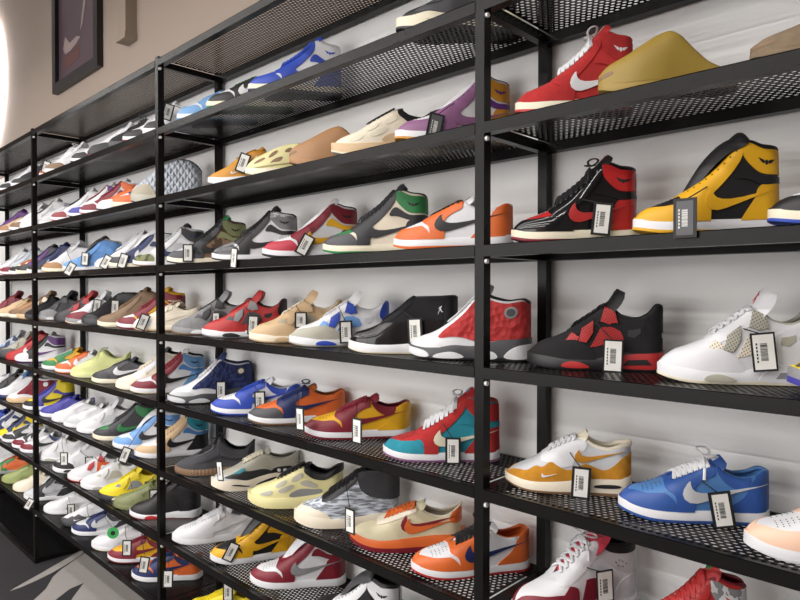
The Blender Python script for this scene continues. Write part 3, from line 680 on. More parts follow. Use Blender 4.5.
def shoe(s, kd, tx, hx, spec, desc, tag=None, d=None, sc=1.0, cat='sneaker', skip='', zs=1.0, deg=None):
    if deg is not None and hx is not None:
        lo, hi = .8, 1.12
        for _ in range(14):
            sc = (lo+hi)/2; lo, hi = (lo, sc) if fit(kd, s, tx, hx, d, sc, deg)[4] > hx else (sc, hi)
        zs = zs/sc
    e, deg, ox, oy, mx = fit(kd, s, tx, hx, d, sc, deg)
    K = KIND[kd]; get = colours(spec)
    bay = int(math.floor((ox+.11)/BAY)); bay = min(0, max(-3, bay))
    if ox+.11 < 0 and bay == 0: bay = -1
    lab = f"{desc}, {ORD[s]} shelf down, {BAYN[bay]}"
    assert lab not in LABELS, lab
    LABELS[lab] = 1; n = len(lab.replace(',', '').split()); assert 4 <= n <= 16, (n, lab)
    root = bpy.data.objects.new('slide_sandal' if cat == 'sandal' else 'sneaker', None); COL.objects.link(root)
    root.empty_display_size = .05
    root.location = (ox, oy, shelf_z(s)+.0012); root.rotation_euler = (0, 0, math.radians(deg)); root.scale = (sc, sc, sc*zs)
    root['label'] = lab; root['category'] = cat; root['group'] = f"footwear on the {ORD[s]} shelf down"
    small = bay <= -3 or (bay == -2 and s in (1, 2))
    for pn, me, slot, *med in K['parts']:
        if med and bay < -1: continue
        if bay < -1 and pn in ('eyelet_dots', 'perforation_dots'): continue
        if pn in skip.split(): continue
        if small and pn in ('tongue_label', 'ankle_logo', 'tongue_logo', 'toe_logo', 'air_window', 'wing_vent', 'ankle_vents', 'disc_face'): continue
        o = bpy.data.objects.new(pn, me); COL.objects.link(o); o.parent = root
        if not me.materials: me.materials.append(None)
        o.material_slots[0].link = 'OBJECT'; o.material_slots[0].material = skin_mat(get(slot))
    rec = dict(root=root, K=K, a=math.radians(deg), o=np.array((ox, oy, shelf_z(s))), s=s, sc=sc, desc=desc, bay=bay, lab=lab)
    SHOES.append(rec)
    if DEBUG: print(f"{s} {kd:9s} bay{bay} tx{tx} hx{hx} -> {mx:.0f} deg{deg} x{ox:.2f} err{e:.1f} {desc}")
    for t in (tag if isinstance(tag, list) else [tag] if tag else []): price_tag(rec, *t)
    return rec
DEBUG = False

TAGM = {}
def price_tag(rec, px, py, roll=0, style='w', w=.039, h=.068):
    """hang tag: black card frame, white barcode label, thin black cord up to the laces"""
    if not TAGM:
        TAGM['k'] = plain('tag_card_black', '1b1a1c', .6); TAGM['w'] = plain('tag_label_white', 'ecebe6', .55); TAGM['g'] = plain('tag_card_grey', '5a5a5e', .6)
        TAGM['e'] = plain('tag_sticker_green', '3fae5c', .5); TAGM['o'] = plain('tag_card_orange', 'e2622a', .5)
    S = rec['K']['S']; a = rec['a']; c, q = math.cos(a), math.sin(a); sc = rec['sc']
    z0 = shelf_z(rec['s'])
    def world(p): p = np.asarray(p)*sc; return np.array((rec['o'][0]+p[0]*c-p[1]*q, rec['o'][1]+p[0]*q+p[1]*c, rec['o'][2]+p[2]))
    swing = rec['bay'] <= -2 and style not in ('hang', 'e')
    base = world((0, -.0585, 0)); nrm = np.array((q, -c, 0.0)); dr = ray(px, py)
    t = ((base-CAM) @ nrm)/(dr @ nrm); C = CAM+t*dr - (dr/np.linalg.norm(dr)*.014 if swing else 0)
    yawc = math.radians(62) if swing else a
    if C[2]-h*.5 < z0+.002 or style in ('hang',):
        far_ = rec['bay'] <= -2; t = ((YF-(.024 if far_ else .006))-CAM[1])/dr[1]; C2 = CAM+t*dr
        if C[2]-h*.5 < z0-.012 or C[1] > YF: 
            if C[2]-h*.5 < z0-.004 and C[1] > YF-.005: C = C2; yawc = math.radians(50) if far_ else 0.0
    R = bpy.data.objects.new('price_tag', None); COL.objects.link(R); R.empty_display_size = .03
    M = Matrix.Translation(Vector(C)) @ Matrix.Rotation(yawc, 4, 'Z') @ Matrix.Rotation(math.radians(roll), 4, 'Y')
    R.matrix_world = M
    st = style if style != 'hang' else 'w'
    b = MB(); b.box((-w/2, -.0008, -h/2), (w/2, .0008, h/2)); card = link('tag_card', b.make('tag_card'), TAGM['k'], R)
    if style in 'eo':
        b = MB()
        if style == 'e': b.tube([(0, -.0012, 0), (0, .0012, 0)], w*.5, 24)
        else: b.box((-w/2, -.001, -h/2), (w/2, .001, h/2))
        card.data = b.make('tag_card'); card.data.materials.append(TAGM[style])
        b = MB(); b.tube([(0, -.0018, 0), (0, -.0011, 0)], w*.2, 16); link('tag_spot', b.make('tag_spot'), TAGM['k' if style == 'e' else 'w'], card)
    lw, lh = (w*.36, h*.43) if st != 'p' else (w*.42, h*.45)
    if style not in 'eo':
      b = MB(); b.box((-lw, -.0014, -lh), (lw, -.0008, lh)); link('tag_label', b.make('tag_label'), TAGM['g' if st == 'g' else 'w'], card)
    b = MB(); rnd = random.Random(int(px*7+py)); x = -lh*.5
    while x < lh*.5:
        k = rnd.choice((.0006, .0009, .0014)); b.box((-lw*.35, -.0017, x), (lw*.35, -.0014, min(x+k, lh*.5))); x += k+rnd.choice((.0006, .001))
    for i in range(6): b.box((-lw*.75, -.0017, -lh*.6+i*lh*.2), (-lw*.6, -.0014, -lh*.6+i*lh*.2+lh*.13))
    if style not in 'eo': link('barcode', b.make('barcode'), TAGM['w' if st == 'g' else 'k'], card)
    # cord from the top of the card to the middle of the eyelets
    top = np.array(M @ Vector((0, 0, h/2-.003)))
    up = world(S.P(-1, np.array([.50]), np.array([.92]), 4)[0]); 
    if (top-up)[2] > -.004: up = world(S.P(-1, np.array([.57]), np.array([.97]), 4)[0])
    mid = (top+up)/2; out = np.array((q, -c, 0))*.010
    pts = [top, top*.7+up*.3+out*.8, top*.35+up*.65+out, up]
    Mi = M.inverted(); b = MB(); b.tube([np.array(Mi @ Vector(p)) for p in pts], .0011, 6); link('cord', b.make('cord', True), TAGM['k'], R)
    word = {'e': 'round green sticker tag', 'o': 'orange square hang tag'}.get(style, 'price tag')
    lab = f"{word} on the {rec['desc']}, {ORD[rec['s']]} shelf down"
    if len(lab.replace(',', '').split()) > 16: lab = lab.replace(' shelf down', ' shelf')
    if lab in LABELS: lab = f"{word} on the {rec['desc']}, {BAYN[rec['bay']]}"
    assert lab not in LABELS, lab
    n = len(lab.replace(',', '').split()); assert n <= 16, lab
    LABELS[lab] = 1
    R['label'] = lab; R['category'] = 'price tag'; R['group'] = 'barcode tags hung on the shoes'
# ------------------------------------------------------------------ room
def struct(name, me, mat, parent=None):
    o = link(name, me, mat, parent)
    if parent is None: o['kind'] = 'structure'
    return o
def boxmesh(n, a, b):
    m = MB(); m.box(a, b); return m.make(n)
XL, XR, YFRONT, ZC = -9.0, 4.2, -4.6, 4.3
M_beige = plain('wall_paint_beige', 'a39488', .85, noise=.03, scale=2, bump=.02)
M_white = plain('wall_panel_white', 'f6f6f5', .6, noise=.015, scale=3, bump=0)
M_floor = plain('floor_dark_grey', '39373a', .45, noise=.12, scale=5)
M_black = plain('powder_coat_black', '161414', .27, noise=.1, scale=30, spec=.16, bump=0)
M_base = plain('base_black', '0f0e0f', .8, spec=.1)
M_ceil = plain('ceiling_white', 'cfcac4', .9)
floor = struct('floor', boxmesh('floor', (XL, YFRONT, -.05), (XR, WALL_Y+.12, 0)), M_floor)
struct('ceiling', boxmesh('ceiling', (XL, YFRONT, ZC), (XR, WALL_Y+.12, ZC+.05)), M_ceil)
struct('wall_back', boxmesh('wall_back', (XL, WALL_Y+.012, 0), (XR, WALL_Y+.12, ZC)), M_beige)
struct('wall_left', boxmesh('wall_left', (XL-.1, YFRONT, 0), (XL, WALL_Y+.12, ZC)), M_beige)
struct('wall_right', boxmesh('wall_right', (XR, YFRONT, 0), (XR+.1, WALL_Y+.12, ZC)), M_beige)
struct('wall_front', boxmesh('wall_front', (XL, YFRONT-.1, 0), (XR, YFRONT, ZC)), M_beige)
struct('trim_1', boxmesh('trim_1', (-7.2, WALL_Y, .30), (XR, WALL_Y+.012, ZTOP-.01)), M_white)
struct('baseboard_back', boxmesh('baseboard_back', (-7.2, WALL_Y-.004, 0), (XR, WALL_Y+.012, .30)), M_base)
struct('under_rack_shade', boxmesh('under_rack_shade', (-7.2, -.012, .0003), (-2*BAY, WALL_Y-.004, .003)), M_base)  # thin black sheet added on the floor: shade under the rack as colour
# pale emblem laid into the dark floor
M_logo = plain('floor_emblem_grey', 'a5a09c', .45, noise=.04, scale=20)
b = MB()
for px in ([(10, 591), (22, 584), (40, 574), (52, 567), (66, 559), (80, 551), (86, 550), (80, 556), (66, 565), (52, 573), (38, 580), (20, 588)],
           [(20, 612), (34, 600), (46, 589), (53, 577), (62, 569), (84, 554), (112, 545), (150, 570), (190, 640), (70, 640), (66, 611), (72, 599), (84, 583), (70, 589), (57, 599), (46, 610), (20, 640)]):
    P = [on_z(x, y, 0) for x, y in px]; b.prism([(p[0], p[1]) for p in P], .0004, .0016)
link('floor_emblem', b.make('floor_emblem'), M_logo, floor)

# ------------------------------------------------------------------ shelving rack
rack = bpy.data.objects.new('shelving_rack', None); COL.objects.link(rack); rack.location = (0, 0, 0)
rack['label'] = 'long black metal rack of perforated shelves standing against the white wall'; rack['category'] = 'shelving rack'
POSTX = [BAY*i for i in (1, 0, -1, -2, -3)]
T2 = TUBE/2
pm = boxmesh('post', (-T2, -T2, 0), (T2, T2, ZTOP+.012))
capm = None
b = MB()
b.tube([(T2, -T2*.1, 0), (T2+.006, -T2*.1, 0)], .0055, 12); capm = b.make('bolt_cap', True)
M_cap = plain('bolt_cap_white', 'f4f3f0', .15)
for X in POSTX:
    f = link('front_post', pm, M_black if not pm.materials else None, rack, (X, 0, 0)); link('rear_post', pm, None, rack, (X, DEPTH, 0))
    for s in range(9):
        if X <= 0: link('bolt_cap', capm, M_cap if not capm.materials else None, f, (0, -.004, shelf_z(s)-TUBE-.012))
# perforated sheet: staggered round holes
def sheet_mesh():
    px, py, r = .0142, .0123, .0051; x0, x1 = T2+.001, BAY-T2-.001; y0, y1 = YF+.0005, DEPTH+T2
    nx = int((x1-x0-.004)/px); ny = int((y1-y0-.004)/py); V = []; F = []; th = .0015
    mx = (x1-x0-nx*px)/2; my = (y1-y0-ny*py)/2
    ring = [(math.cos(q*PI/4+PI/8), math.sin(q*PI/4+PI/8)) for q in range(8)]
    idx = {}
    def vid(x, y, z):
        k = (round(x, 5), round(y, 5), z)
        if k not in idx: idx[k] = len(V); V.append(k)
        return idx[k]
    for j in range(ny):
        n = nx if j % 2 == 0 else nx-1; sh = 0 if j % 2 == 0 else px/2
        cy = y0+my+(j+.5)*py
        if j % 2:   # plain half cells at the row ends
            for xa, xb in ((x0+mx, x0+mx+px/2), (x1-mx-px/2, x1-mx)):
                q = [(xa, cy-py/2), (xb, cy-py/2), (xb, cy+py/2), (xa, cy+py/2)]
                F.append([vid(*p, 0.0) for p in q]); F.append([vid(*p, -th) for p in q][::-1])
        for i in range(n):
            cx = x0+mx+sh+(i+.5)*px; hx, hy = px/2, py/2
            out = [(hx, hy*.42), (hx*.42, hy), (-hx*.42, hy), (-hx, hy*.42), (-hx, -hy*.42), (-hx*.42, -hy), (hx*.42, -hy), (hx, -hy*.42)]
            corner = [(hx, hy), None, (-hx, hy), None, (-hx, -hy), None, (hx, -hy), None]
            O = []; I = []
            for z in (0.0, -th):
                O.append([vid(cx+a, cy+b_, z) for a, b_ in out]); I.append([vid(cx+r*a, cy+r*b_, z) for a, b_ in ring])
            for k in range(8):
                k2 = (k+1) % 8; c = corner[k]
                for l, z in ((0, 0.0), (1, -th)):
                    f = [I[l][k], O[l][k]] + ([vid(cx+c[0], cy+c[1], z)] if c else []) + [O[l][k2], I[l][k2]]
                    F.append(f if l == 0 else f[::-1])
                F.append([I[0][k], I[0][k2], I[1][k2], I[1][k]])
    xa, xb, ya, yb = x0+mx, x1-mx, y0+my, y1-my
    for a, b_ in (((x0, y0), (x1, ya)), ((x0, yb), (x1, y1)), ((x0, ya), (xa, yb)), ((xb, ya), (x1, yb))):
        q = [(a[0], a[1]), (b_[0], a[1]), (b_[0], b_[1]), (a[0], b_[1])]
        F.append([vid(*p, 0.0) for p in q]); F.append([vid(*p, -th) for p in q][::-1])
    me = bpy.data.meshes.new('shelf'); me.from_pydata(V, [], F); me.update(); me.materials.append(M_black)
    return me
sheet = sheet_mesh()
railm = boxmesh('rail', (T2, -T2-.0015, -TUBE-.0016), (BAY-T2, T2-.0015, -.0016)); railm.materials.append(M_black)
rearm = boxmesh('rail_rear', (T2, -T2, -TUBE-.0016), (BAY-T2, T2, -.0016)); rearm.materials.append(M_black)
barm = boxmesh('crossbar', (-T2*.8, T2, -TUBE-.0016), (T2*.8, DEPTH-T2, -.003)); barm.materials.append(M_black)
for i, X in enumerate(POSTX):
    for s in range(9):
        link('crossbar', barm, None, rack, (X, 0, shelf_z(s)))
        if i:
            o = link('shelf', sheet, None, rack, (X, 0, shelf_z(s)))
            link('front_rail', railm, None, o); link('rear_rail', rearm, None, o, (0, DEPTH, 0))
    link('foot_bar', barm, None, rack, (X, 0, TUBE+.004))
    if i == 4: link('foot_rail', railm, None, rack, (X, 0, TUBE+.003))

# ------------------------------------------------------------------ things on the upper wall
M_frame = plain('frame_black', '1a181a', .35); M_mat = plain('poster_plum', '57464f', .35, noise=.25, scale=3)
YW = WALL_Y+.012
p0 = on_y(53, 94, YW-.03); p1 = on_y(98, 66, YW-.03)
X0, X1, Z0 = p0[0], p1[0], (p0[2]+p1[2])/2; Z1 = Z0+1.0
fr = bpy.data.objects.new('framed_poster', None); COL.objects.link(fr); fr.location = ((X0+X1)/2, YW, Z0)
fr['label'] = 'black framed dark plum poster hanging on the beige wall above the rack'; fr['category'] = 'picture'
W2 = (X1-X0)/2; b = MB(); fwid = .06
b.box((-W2, -.035, 0), (-W2+fwid, 0, 1)); b.box((W2-fwid, -.035, 0), (W2, 0, 1)); b.box((-W2+fwid, -.035, 0), (W2-fwid, 0, fwid)); b.box((-W2+fwid, -.035, 1-fwid), (W2-fwid, 0, 1))
link('frame', b.make('frame'), M_frame, fr)
po = link('poster', boxmesh('poster', (-W2+fwid, -.012, fwid), (W2-fwid, -.006, 1-fwid)), M_mat, fr)
def flat(name, pts, mat, parent, y=-.0135, t=.001):
    b = MB(); n = len(pts)
    for yy in (y, y+t):
        for p in pts: b.V.append((p[0], yy, p[1]))
    b.F.append(tuple(range(n))); b.F.append(tuple(n+i for i in range(n))[::-1])
    for i in range(n): b.F.append((i, (i+1) % n, n+(i+1) % n, n+i))
    return link(name, b.make(name), mat, parent)
M_pl = plain('poster_pale', 'a3928f', .4); M_pr = plain('poster_red', '63403f', .4); M_pd = plain('poster_shade', '3d3238', .4)
flat('poster_band', [(-W2+fwid, .62), (W2-fwid, .80), (W2-fwid, .90), (-W2+fwid, .70)], M_pd, po)
flat('poster_shape', [(.06, .30), (.10, .33), (.22, .60), (.20, .68), (.16, .56), (.10, .42)], M_pl, po)
flat('poster_swoop', [(-.24, .26), (-.20, .33), (-.12, .27), (.0, .28), (.06, .26), (.0, .24), (-.1, .22), (-.2, .22)], M_pl, po)
flat('poster_block', [(-.24, .20), (.06, .22), (.04, .14), (-.22, .12)], M_pr, po)

q0 = on_y(120, 41, YW-.05); q1 = on_y(127, 40, YW-.05)
wb = bpy.data.objects.new('wall_chime', None); COL.objects.link(wb); wb.location = ((q0[0]+q1[0])/2, YW, (q0[2]+q1[2])/2)
wb['label'] = 'beige box with stepped end caps mounted high on the beige wall'; wb['category'] = 'wall box'
M_bx = plain('box_beige', '9a8b7d', .6)
hw = abs(q1[0]-q0[0])/2+.005
link('body', boxmesh('body', (-hw, -.06, .02), (hw, 0, .40)), M_bx, wb)
link('end_cap', boxmesh('end_cap', (-hw-.012, -.066, 0), (hw+.006, 0, .03)), M_bx, wb); link('end_cap', boxmesh('end_cap', (-hw-.012, -.066, .36), (hw+.006, 0, .42)), M_bx, wb)

# lit ring
rg = bpy.data.objects.new('ring_sign', None); COL.objects.link(rg); rg.location = (-5.52, YW, ZTOP+.80)
rg['label'] = 'round white glowing ring sign with dark centre on the beige wall'; rg['category'] = 'sign'
def torus(R, r, y, n=96, k=12):
    b = MB()
    for i in range(n):
        for j in range(k):
            q, p = 2*PI*i/n, 2*PI*j/k; b.V.append(((R+r*math.cos(p))*math.cos(q), y+r*math.sin(p), (R+r*math.cos(p))*math.sin(q)))
    for i in range(n):
        for j in range(k): b.F.append((i*k+j, ((i+1) % n)*k+j, ((i+1) % n)*k+(j+1) % k, i*k+(j+1) % k))
    return b
link('tube', torus(.615, .04, -.05).make('tube', True), glow('ring_tube_glow', (1, .97, 1), 7.0), rg)
b = MB(); b.tube([(0, -.03, 0), (0, -.002, 0)], .60, 64); link('disc', b.make('disc'), plain('ring_disc_plum', '33222f', .4), rg)

# ------------------------------------------------------------------ lamps: rows of ceiling strips along the aisle
M_house = plain('lamp_housing', 'e8e6e2', .5)
def strip(x0, x1, y, power, label, z=3.24, col=(1, .97, .94), w=.07):
    R = bpy.data.objects.new('ceiling_strip_lamp', None); COL.objects.link(R); R.location = ((x0+x1)/2, y, z)
    R['label'] = label; R['category'] = 'ceiling lamp'; R['group'] = 'strip lamps along the aisle'
    h = (x1-x0)/2
    link('housing', boxmesh('housing', (-h, -.05, .012), (h, .05, .06)), M_house, R)
    b = MB()
    for xx in (-h*.9, -h*.3, h*.3, h*.9): b.tube([(xx, 0, .06), (xx, 0, ZC-z)], .006, 8)
    link('hanger_wire', b.make('hanger_wire'), M_house, R)
    L = bpy.data.lights.new('tube_light', 'AREA'); L.shape = 'RECTANGLE'; L.size = x1-x0; L.size_y = w; L.energy = power; L.color = col
    o = bpy.data.objects.new('tube_light', L); COL.objects.link(o); o.parent = R; o.location = (0, 0, 0)
LP = 1.4
strip(-5.4, 1.7, -1.00, 26*LP, 'white ceiling strip lamp closest to the shelving rack')
strip(-5.4, 1.7, -1.90, 48*LP, 'white ceiling strip lamp second out from the rack')
strip(-5.4, 1.7, -2.80, 66*LP, 'white ceiling strip lamp third out from the rack')
strip(-5.4, 1.7, -3.90, 84*LP, 'white ceiling strip lamp fourth out from the rack')
# added glowing panel with a frame, unseen behind the camera: soft frontal fill
wn = bpy.data.objects.new('fill_panel', None); COL.objects.link(wn); wn.location = (-3.4, YFRONT, 1.6); wn['kind'] = 'structure'
link('fill_pane', boxmesh('fill_pane', (-2.6, 0, -1.1), (3.6, .01, 1.2)), glow('fill_glow', (1, .985, .98), 2.5), wn)
fm = MB()
for x in (-2.62, -.55, 1.52, 3.56): fm.box((x, -.01, -1.14), (x+.06, .04, 1.24))
for z in (-1.16, 1.18): fm.box((-2.62, -.01, z), (3.62, .04, z+.06))
link('fill_frame', fm.make('fill_frame'), M_frame, wn)
W = bpy.data.worlds.new('room_air'); SC.world = W; W.use_nodes = True
W.node_tree.nodes['Background'].inputs[0].default_value = (1, .95, .9, 1); W.node_tree.nodes['Background'].inputs[1].default_value = .5

# ------------------------------------------------------------------ camera
cd = bpy.data.cameras.new('camera'); cam = bpy.data.objects.new('camera', cd); COL.objects.link(cam)
cd.sensor_width = 36; cd.lens = F_PX/800*36; cd.clip_start = .02
cam.matrix_world = Matrix(((CR[0], CU[0], -fw[0], CAM[0]), (CR[1], CU[1], -fw[1], CAM[1]), (CR[2], CU[2], -fw[2], CAM[2]), (0, 0, 0, 1)))
SC.camera = cam
# ------------------------------------------------------------------ the sneakers: shelf, kind, toe px, heel px, colours, description
NS, NZ = .89, 1.08
# near bay
shoe(2, 'highbow', 515, 627, 'r~ mi=x ou=r la=w sw=w to=r', 'red suede high-top sneaker with white laces', d=.02, deg=38)
shoe(2, 'slide', 598, 737, 'N hw=T li=T mi=N', 'mustard foam slide with arched top', cat='sandal', d=.02, deg=34)
shoe(2, 'slide', 750, None, 'W~ hw=T mi=W~ px=T', 'brown suede slide with grooved sole', cat='sandal', d=.02, sc=.9, zs=.72)
shoe(3, 'highbow', 511, 637, 'k! tb=r! ey=k! hc=r! co=r! st=k! sw=r mi=x ou=R la=k to=k li=k wl=k', 'black and red patent high-top', (602, 219, 6), d=.03, deg=36)
shoe(3, 'highopen', 633, 779, 'k tc=y tb=k ey=y hc=y co=y st=k sw=y mi=w ou=y to=k li=k em=y wl=k', 'yellow and black high-top with raised black tongue', (685, 218, 0, 'g'), d=.02, deg=38)
shoe(3, 'high', 768, None, 'w tc=k ey=b hc=b mi=x ou=b', 'black toe high-top with royal blue sole', d=.02, sc=NS, zs=NZ)
shoe(4, 'mid4', 527, 664, 'k~ nt=r+ cg=r+ fb=r hb=r aw=k mi=k ou=k la=k to=k em=w li=k hw=d', 'black suede mid-top with bright red mesh and sole', (613, 356, 2, 'p'), d=.07, deg=26)
shoe(4, 'mid4', 657, 818, 'w nt=m+ cg=a+ hb=w fb=a mi=w la=w em=r li=a hw=a aw=g ht=a ou=x', 'white mid-top with grey eyelet wings and red tongue mark', (764, 352, -6, 'p'), d=.06, deg=28)
shoe(4, 'runner', 788, None, 'G tc=Y mi=g sw=b ou=P', 'grey sneaker with a yellow toe', d=.05, sc=NS, zs=NZ)
shoe(5, 'airmax', 505, 632, 'l tc=u~ sw=u~ mi=m ou=T ey=w la=w to=x li=m aw=k wl=w em=u', 'grey runner with wavy mustard mudguard and window sole', (581, 483, 3), d=.05, deg=29)
shoe(5, 'lowbow', 618, 768, 'S tb=S tc=D ey=D hc=D co=D sw=l mi=w ou=D la=w to=D li=S em=w', 'two-tone blue low sneaker with white laces', (722, 510, -10), d=.06, deg=33)
shoe(5, 'low', 744, None, 'w tc=n ey=n mi=w tb=w ou=w', 'white low sneaker with peach toe', d=.03, sc=NS, zs=NZ)
shoe(6, 'mid3', 512, 637, 'w tc=R ey=w nt=R hc=w co=k la=w to=i li=k em=k wl=g fb=k ou=k', 'white mid-top with carmine panels and red tongue', (605, 586, -3, 'p'), d=.012, deg=57, zs=1.12)
shoe(6, 'high', 611, 746, 'r tb=r tc=r ey=r hc=w co=w& st=w& li=R to=r em=e la=r mi=w', 'red high-top with green tongue label and speckled ankle', d=.05, deg=32)
# second bay
shoe(1, 'low', 143, None, 'w tc=k hc=k la=w', 'white low sneaker with black trim', (168, 112, 14), d=.015, zs=1.06)
shoe(1, 'low', 177, None, 'w tc=h ey=h hc=h mi=w ou=h la=h', 'white and pale blue low sneaker', d=.015, zs=1.06)
shoe(1, 'low', 207, None, 'w tc=k ey=k tb=w hc=k mi=x ou=e la=e to=k', 'white and black low sneaker with green laces and sole', d=.015, zs=1.06)
shoe(1, 'high', 248, 342, 'w tc=b tb=b ey=b hc=b co=w st=b sw=b mi=x ou=B la=b to=b', 'royal blue and white high-top', d=.015, zs=1.06)
shoe(1, 'chunky', 396, None, 'G tc=k ou=k mi=x sd=G la=k', 'charcoal runner with pale sole stripe', d=.015, zs=1.06)
shoe(2, 'woven', 131, None, 'L% mi=a tc=H li=d', 'grey quilted foam slip-on', d=.015, zs=1.45)
shoe(2, 'airmax', 208, None, 'u tc=u mi=w ou=w la=u to=u sw=w', 'mustard runner with white sole', (243, 163, 20, 'w'), d=.015, zs=1.06)
shoe(2, 'clog', 245, None, 'X mi=m hw=T li=T', 'cream foam clog with long side holes', cat='sandal', d=.015, zs=1.06)
shoe(2, 'slide', 289, None, 'j hw=T li=T mi=j px=T', 'tan foam slide between the cream clog and cream runner', cat='sandal', d=.015, zs=1.06)
shoe(2, 'cage', 331, None, 'm nt=x mi=t co=k to=k la=k li=k ou=m sd=t', 'cream caged runner with black laces', d=.015, zs=1.06)
shoe(2, 'high', 395, 510, 'w tc=q tb=w ey=p hc=u co=u st=p sw=p mi=w ou=u la=none to=w li=p wl=p em=u'.replace(' la=none', ' la=p').replace('ey=p', 'ey=q').replace('sw=p', 'sw=q'), 'white high-top with mauve panels and mustard heel', (435, 127, 12, 'g'), d=.015, skip='laces', zs=1.06)
shoe(3, 'high', 167, 247, 'T& tb=w tc=G ey=G& hc=E co=E st=E sw=k mi=m ou=k la=k to=e li=k wl=k', 'brown camouflage high-top with olive ankle', (188, 253, 0, 'hang'), d=.012, zs=1.06)
shoe(3, 'high', 212, 298, 'w tc=G! tb=g! ey=k hc=l co=g! st=k sw=k mi=w ou=k la=k to=k li=k wl=k', 'black and silver high-top with white quarter', (234, 258, 8, 'hang'), d=.012, zs=1.06)
shoe(3, 'high', 262, 358, 'w tc=i tb=w ey=R hc=R co=R st=y sw=y mi=w ou=k la=none to=w li=k wl=k'.replace(' la=none', ''), 'white high-top with crimson and yellow panels', (305, 245, 28, 'hang'), d=.012, skip='laces', zs=1.06)
shoe(3, 'high', 323, 429, 'm tc=G tb=e ey=d hc=d co=e st=d sw=d mi=x ou=e la=d to=d li=d wl=k', 'black, cream and pine green high-top', d=.012, zs=1.06)
shoe(3, 'low', 394, 513, 'w tc=o tb=w ey=o hc=o sw=k mi=w ou=o la=k to=w li=w', 'orange and white low sneaker with black laces', d=.012, zs=1.06)
shoe(4, 'lowbow', 134, 203, 'm tc=w ey=m la=m mi=m ou=t li=x', 'cream low sneaker', (143, 322, 22), d=.012)
shoe(4, 'mid4', 172, 253, 'g~ nt=G cg=d mi=g ou=T fb=w hb=G la=G to=g li=G hw=k', 'grey suede mid-top with white sole block', (216, 318, 0, 'w', .03, .04), d=.012)
shoe(4, 'mid4', 202, 288, 'r nt=G cg=g mi=w fb=k hb=w tc=r la=r to=r li=k ht=k hw=k ou=g', 'red mid-top with white and black sole', (253, 325, 3), d=.012)
shoe(4, 'mid4', 249, 344, 't~ nt=H cg=t mi=m fb=t hb=m la=m to=t li=m ou=t tc=t', 'tan suede mid-top with cream laces', (301, 320, 0, 'w', .04, .05), d=.012)
shoe(4, 'mid4', 289, 391, 'w nt=s cg=b tc=a mi=w fb=b hb=w la=w to=w li=w ht=b hw=l ou=a', 'white and blue mid-top with grey toe guard', (346, 332, -2), d=.02)
shoe(4, 'eleven', 349, 459, 'k~ tc=k! mi=w ou=x la=k to=k li=k wl=w hc=k', 'black patent high-top with clear white sole', (415, 331, -3), d=.02)
shoe(4, 'thirteen', 410, 532, 'w hc=r* mi=G px=w wl=g ds=G to=w la=w li=k ou=k tc=w', 'red quilted high-top with white toe', d=.03)
shoe(5, 'high', 130, 209, 'w tc=R tb=w ey=R hc=h co=h st=S sw=k mi=w ou=m la=R to=w li=k wl=k', 'white high-top with maroon toe and blue ankle', d=.012)
shoe(5, 'thirteen', 168, 253, 'w hc=B* mi=G px=l wl=G ds=x to=B la=w li=B tc=l', 'navy quilted high-top with grey toe', (221, 390, 0), d=.012, sc=1.05)
shoe(5, 'low', 211, 301, 'w tc=b ey=b hc=b tb=w sw=b mi=w ou=b la=b to=w li=w co=b', 'royal blue and white low sneaker', (260, 401, -2), d=.02, sc=1.05)
shoe(5, 'lowbow', 248, 346, 'o tc=G tb=o ey=B hc=o co=o sw=B mi=w ou=T la=B to=O li=O', 'orange and navy low sneaker', (300, 419, -3), d=.02, sc=1.05)
shoe(5, 'low', 304, 411, 'y tc=R tb=y ey=R hc=y co=R sw=R mi=w ou=R la=R to=R li=R', 'maroon and yellow low sneaker', (357, 431, 0), d=.03, sc=1.05)
shoe(5, 'highbow', 383, 501, 'c~ tc=c~ tb=r~ ey=r~ hc=r~ co=r~ st=c~ sw=x mi=w ou=q la=w to=r li=r em=h', 'teal and red suede high-top', (453, 451, 0), d=.03, skip='ankle_logo')
shoe(6, 'high', 134, 212, 'w tc=t tb=w ey=t hc=k co=c st=S sw=k mi=w ou=w la=t to=G li=k wl=B', 'white and beige high-top with sky blue ankle', d=.012)
shoe(6, 'knit', 175, 256, 'G# mi=T ou=d sw=d ey=d la=d li=k', 'black knit runner with ribbed sole', (220, 471, -10), d=.012)
shoe(6, 'chunky', 211, 301, 'a tc=l sd=d hc=k hw=w mi=m px=k sw=c la=x to=a li=a ou=m', 'grey chunky runner with teal and black side', d=.02)
shoe(6, 'cage', 248, 346, 'X nt=a mi=X co=k to=k la=k li=k ou=X sd=g', 'pale yellow caged runner with black collar', d=.02, sc=1.05)
shoe(6, 'quantum', 294, 402, 'L^ mi=m tc=m ou=m co=G~ ey=k to=k la=k li=k', 'grey streaked knit high-top with dark padded ankle', (350, 521, 0), d=.02, sc=1.05)
shoe(6, 'runner', 350, 470, 'Z mi=o ou=R tc=Z ey=m sw=o sd=R hc=o la=o to=Z li=m', 'beige runner with orange side stripe and stacked sole', d=.03)
shoe(6, 'lowbow', 411, 528, 'w tc=o tb=w ey=o hc=o sw=B mi=w ou=r la=k to=w li=o co=w', 'orange and white low sneaker with black laces', d=.02)
shoe(7, 'mid3', 130, None, 'k nt=k tc=k mi=w hb=w fb=r la=k to=k li=k ou=R', 'black mid-top with white and red sole', d=.012)
shoe(7, 'lowbow', 172, 260, 'w', 'plain white low sneaker', d=.03, sc=1.05)
shoe(7, 'highopen', 210, 299, 'k tc=y tb=k ey=y hc=y co=y st=y sw=y mi=w ou=w to=d li=k wl=k', 'yellow and black high-top with white sole', (231, 552, 28, 'w'), d=.03)
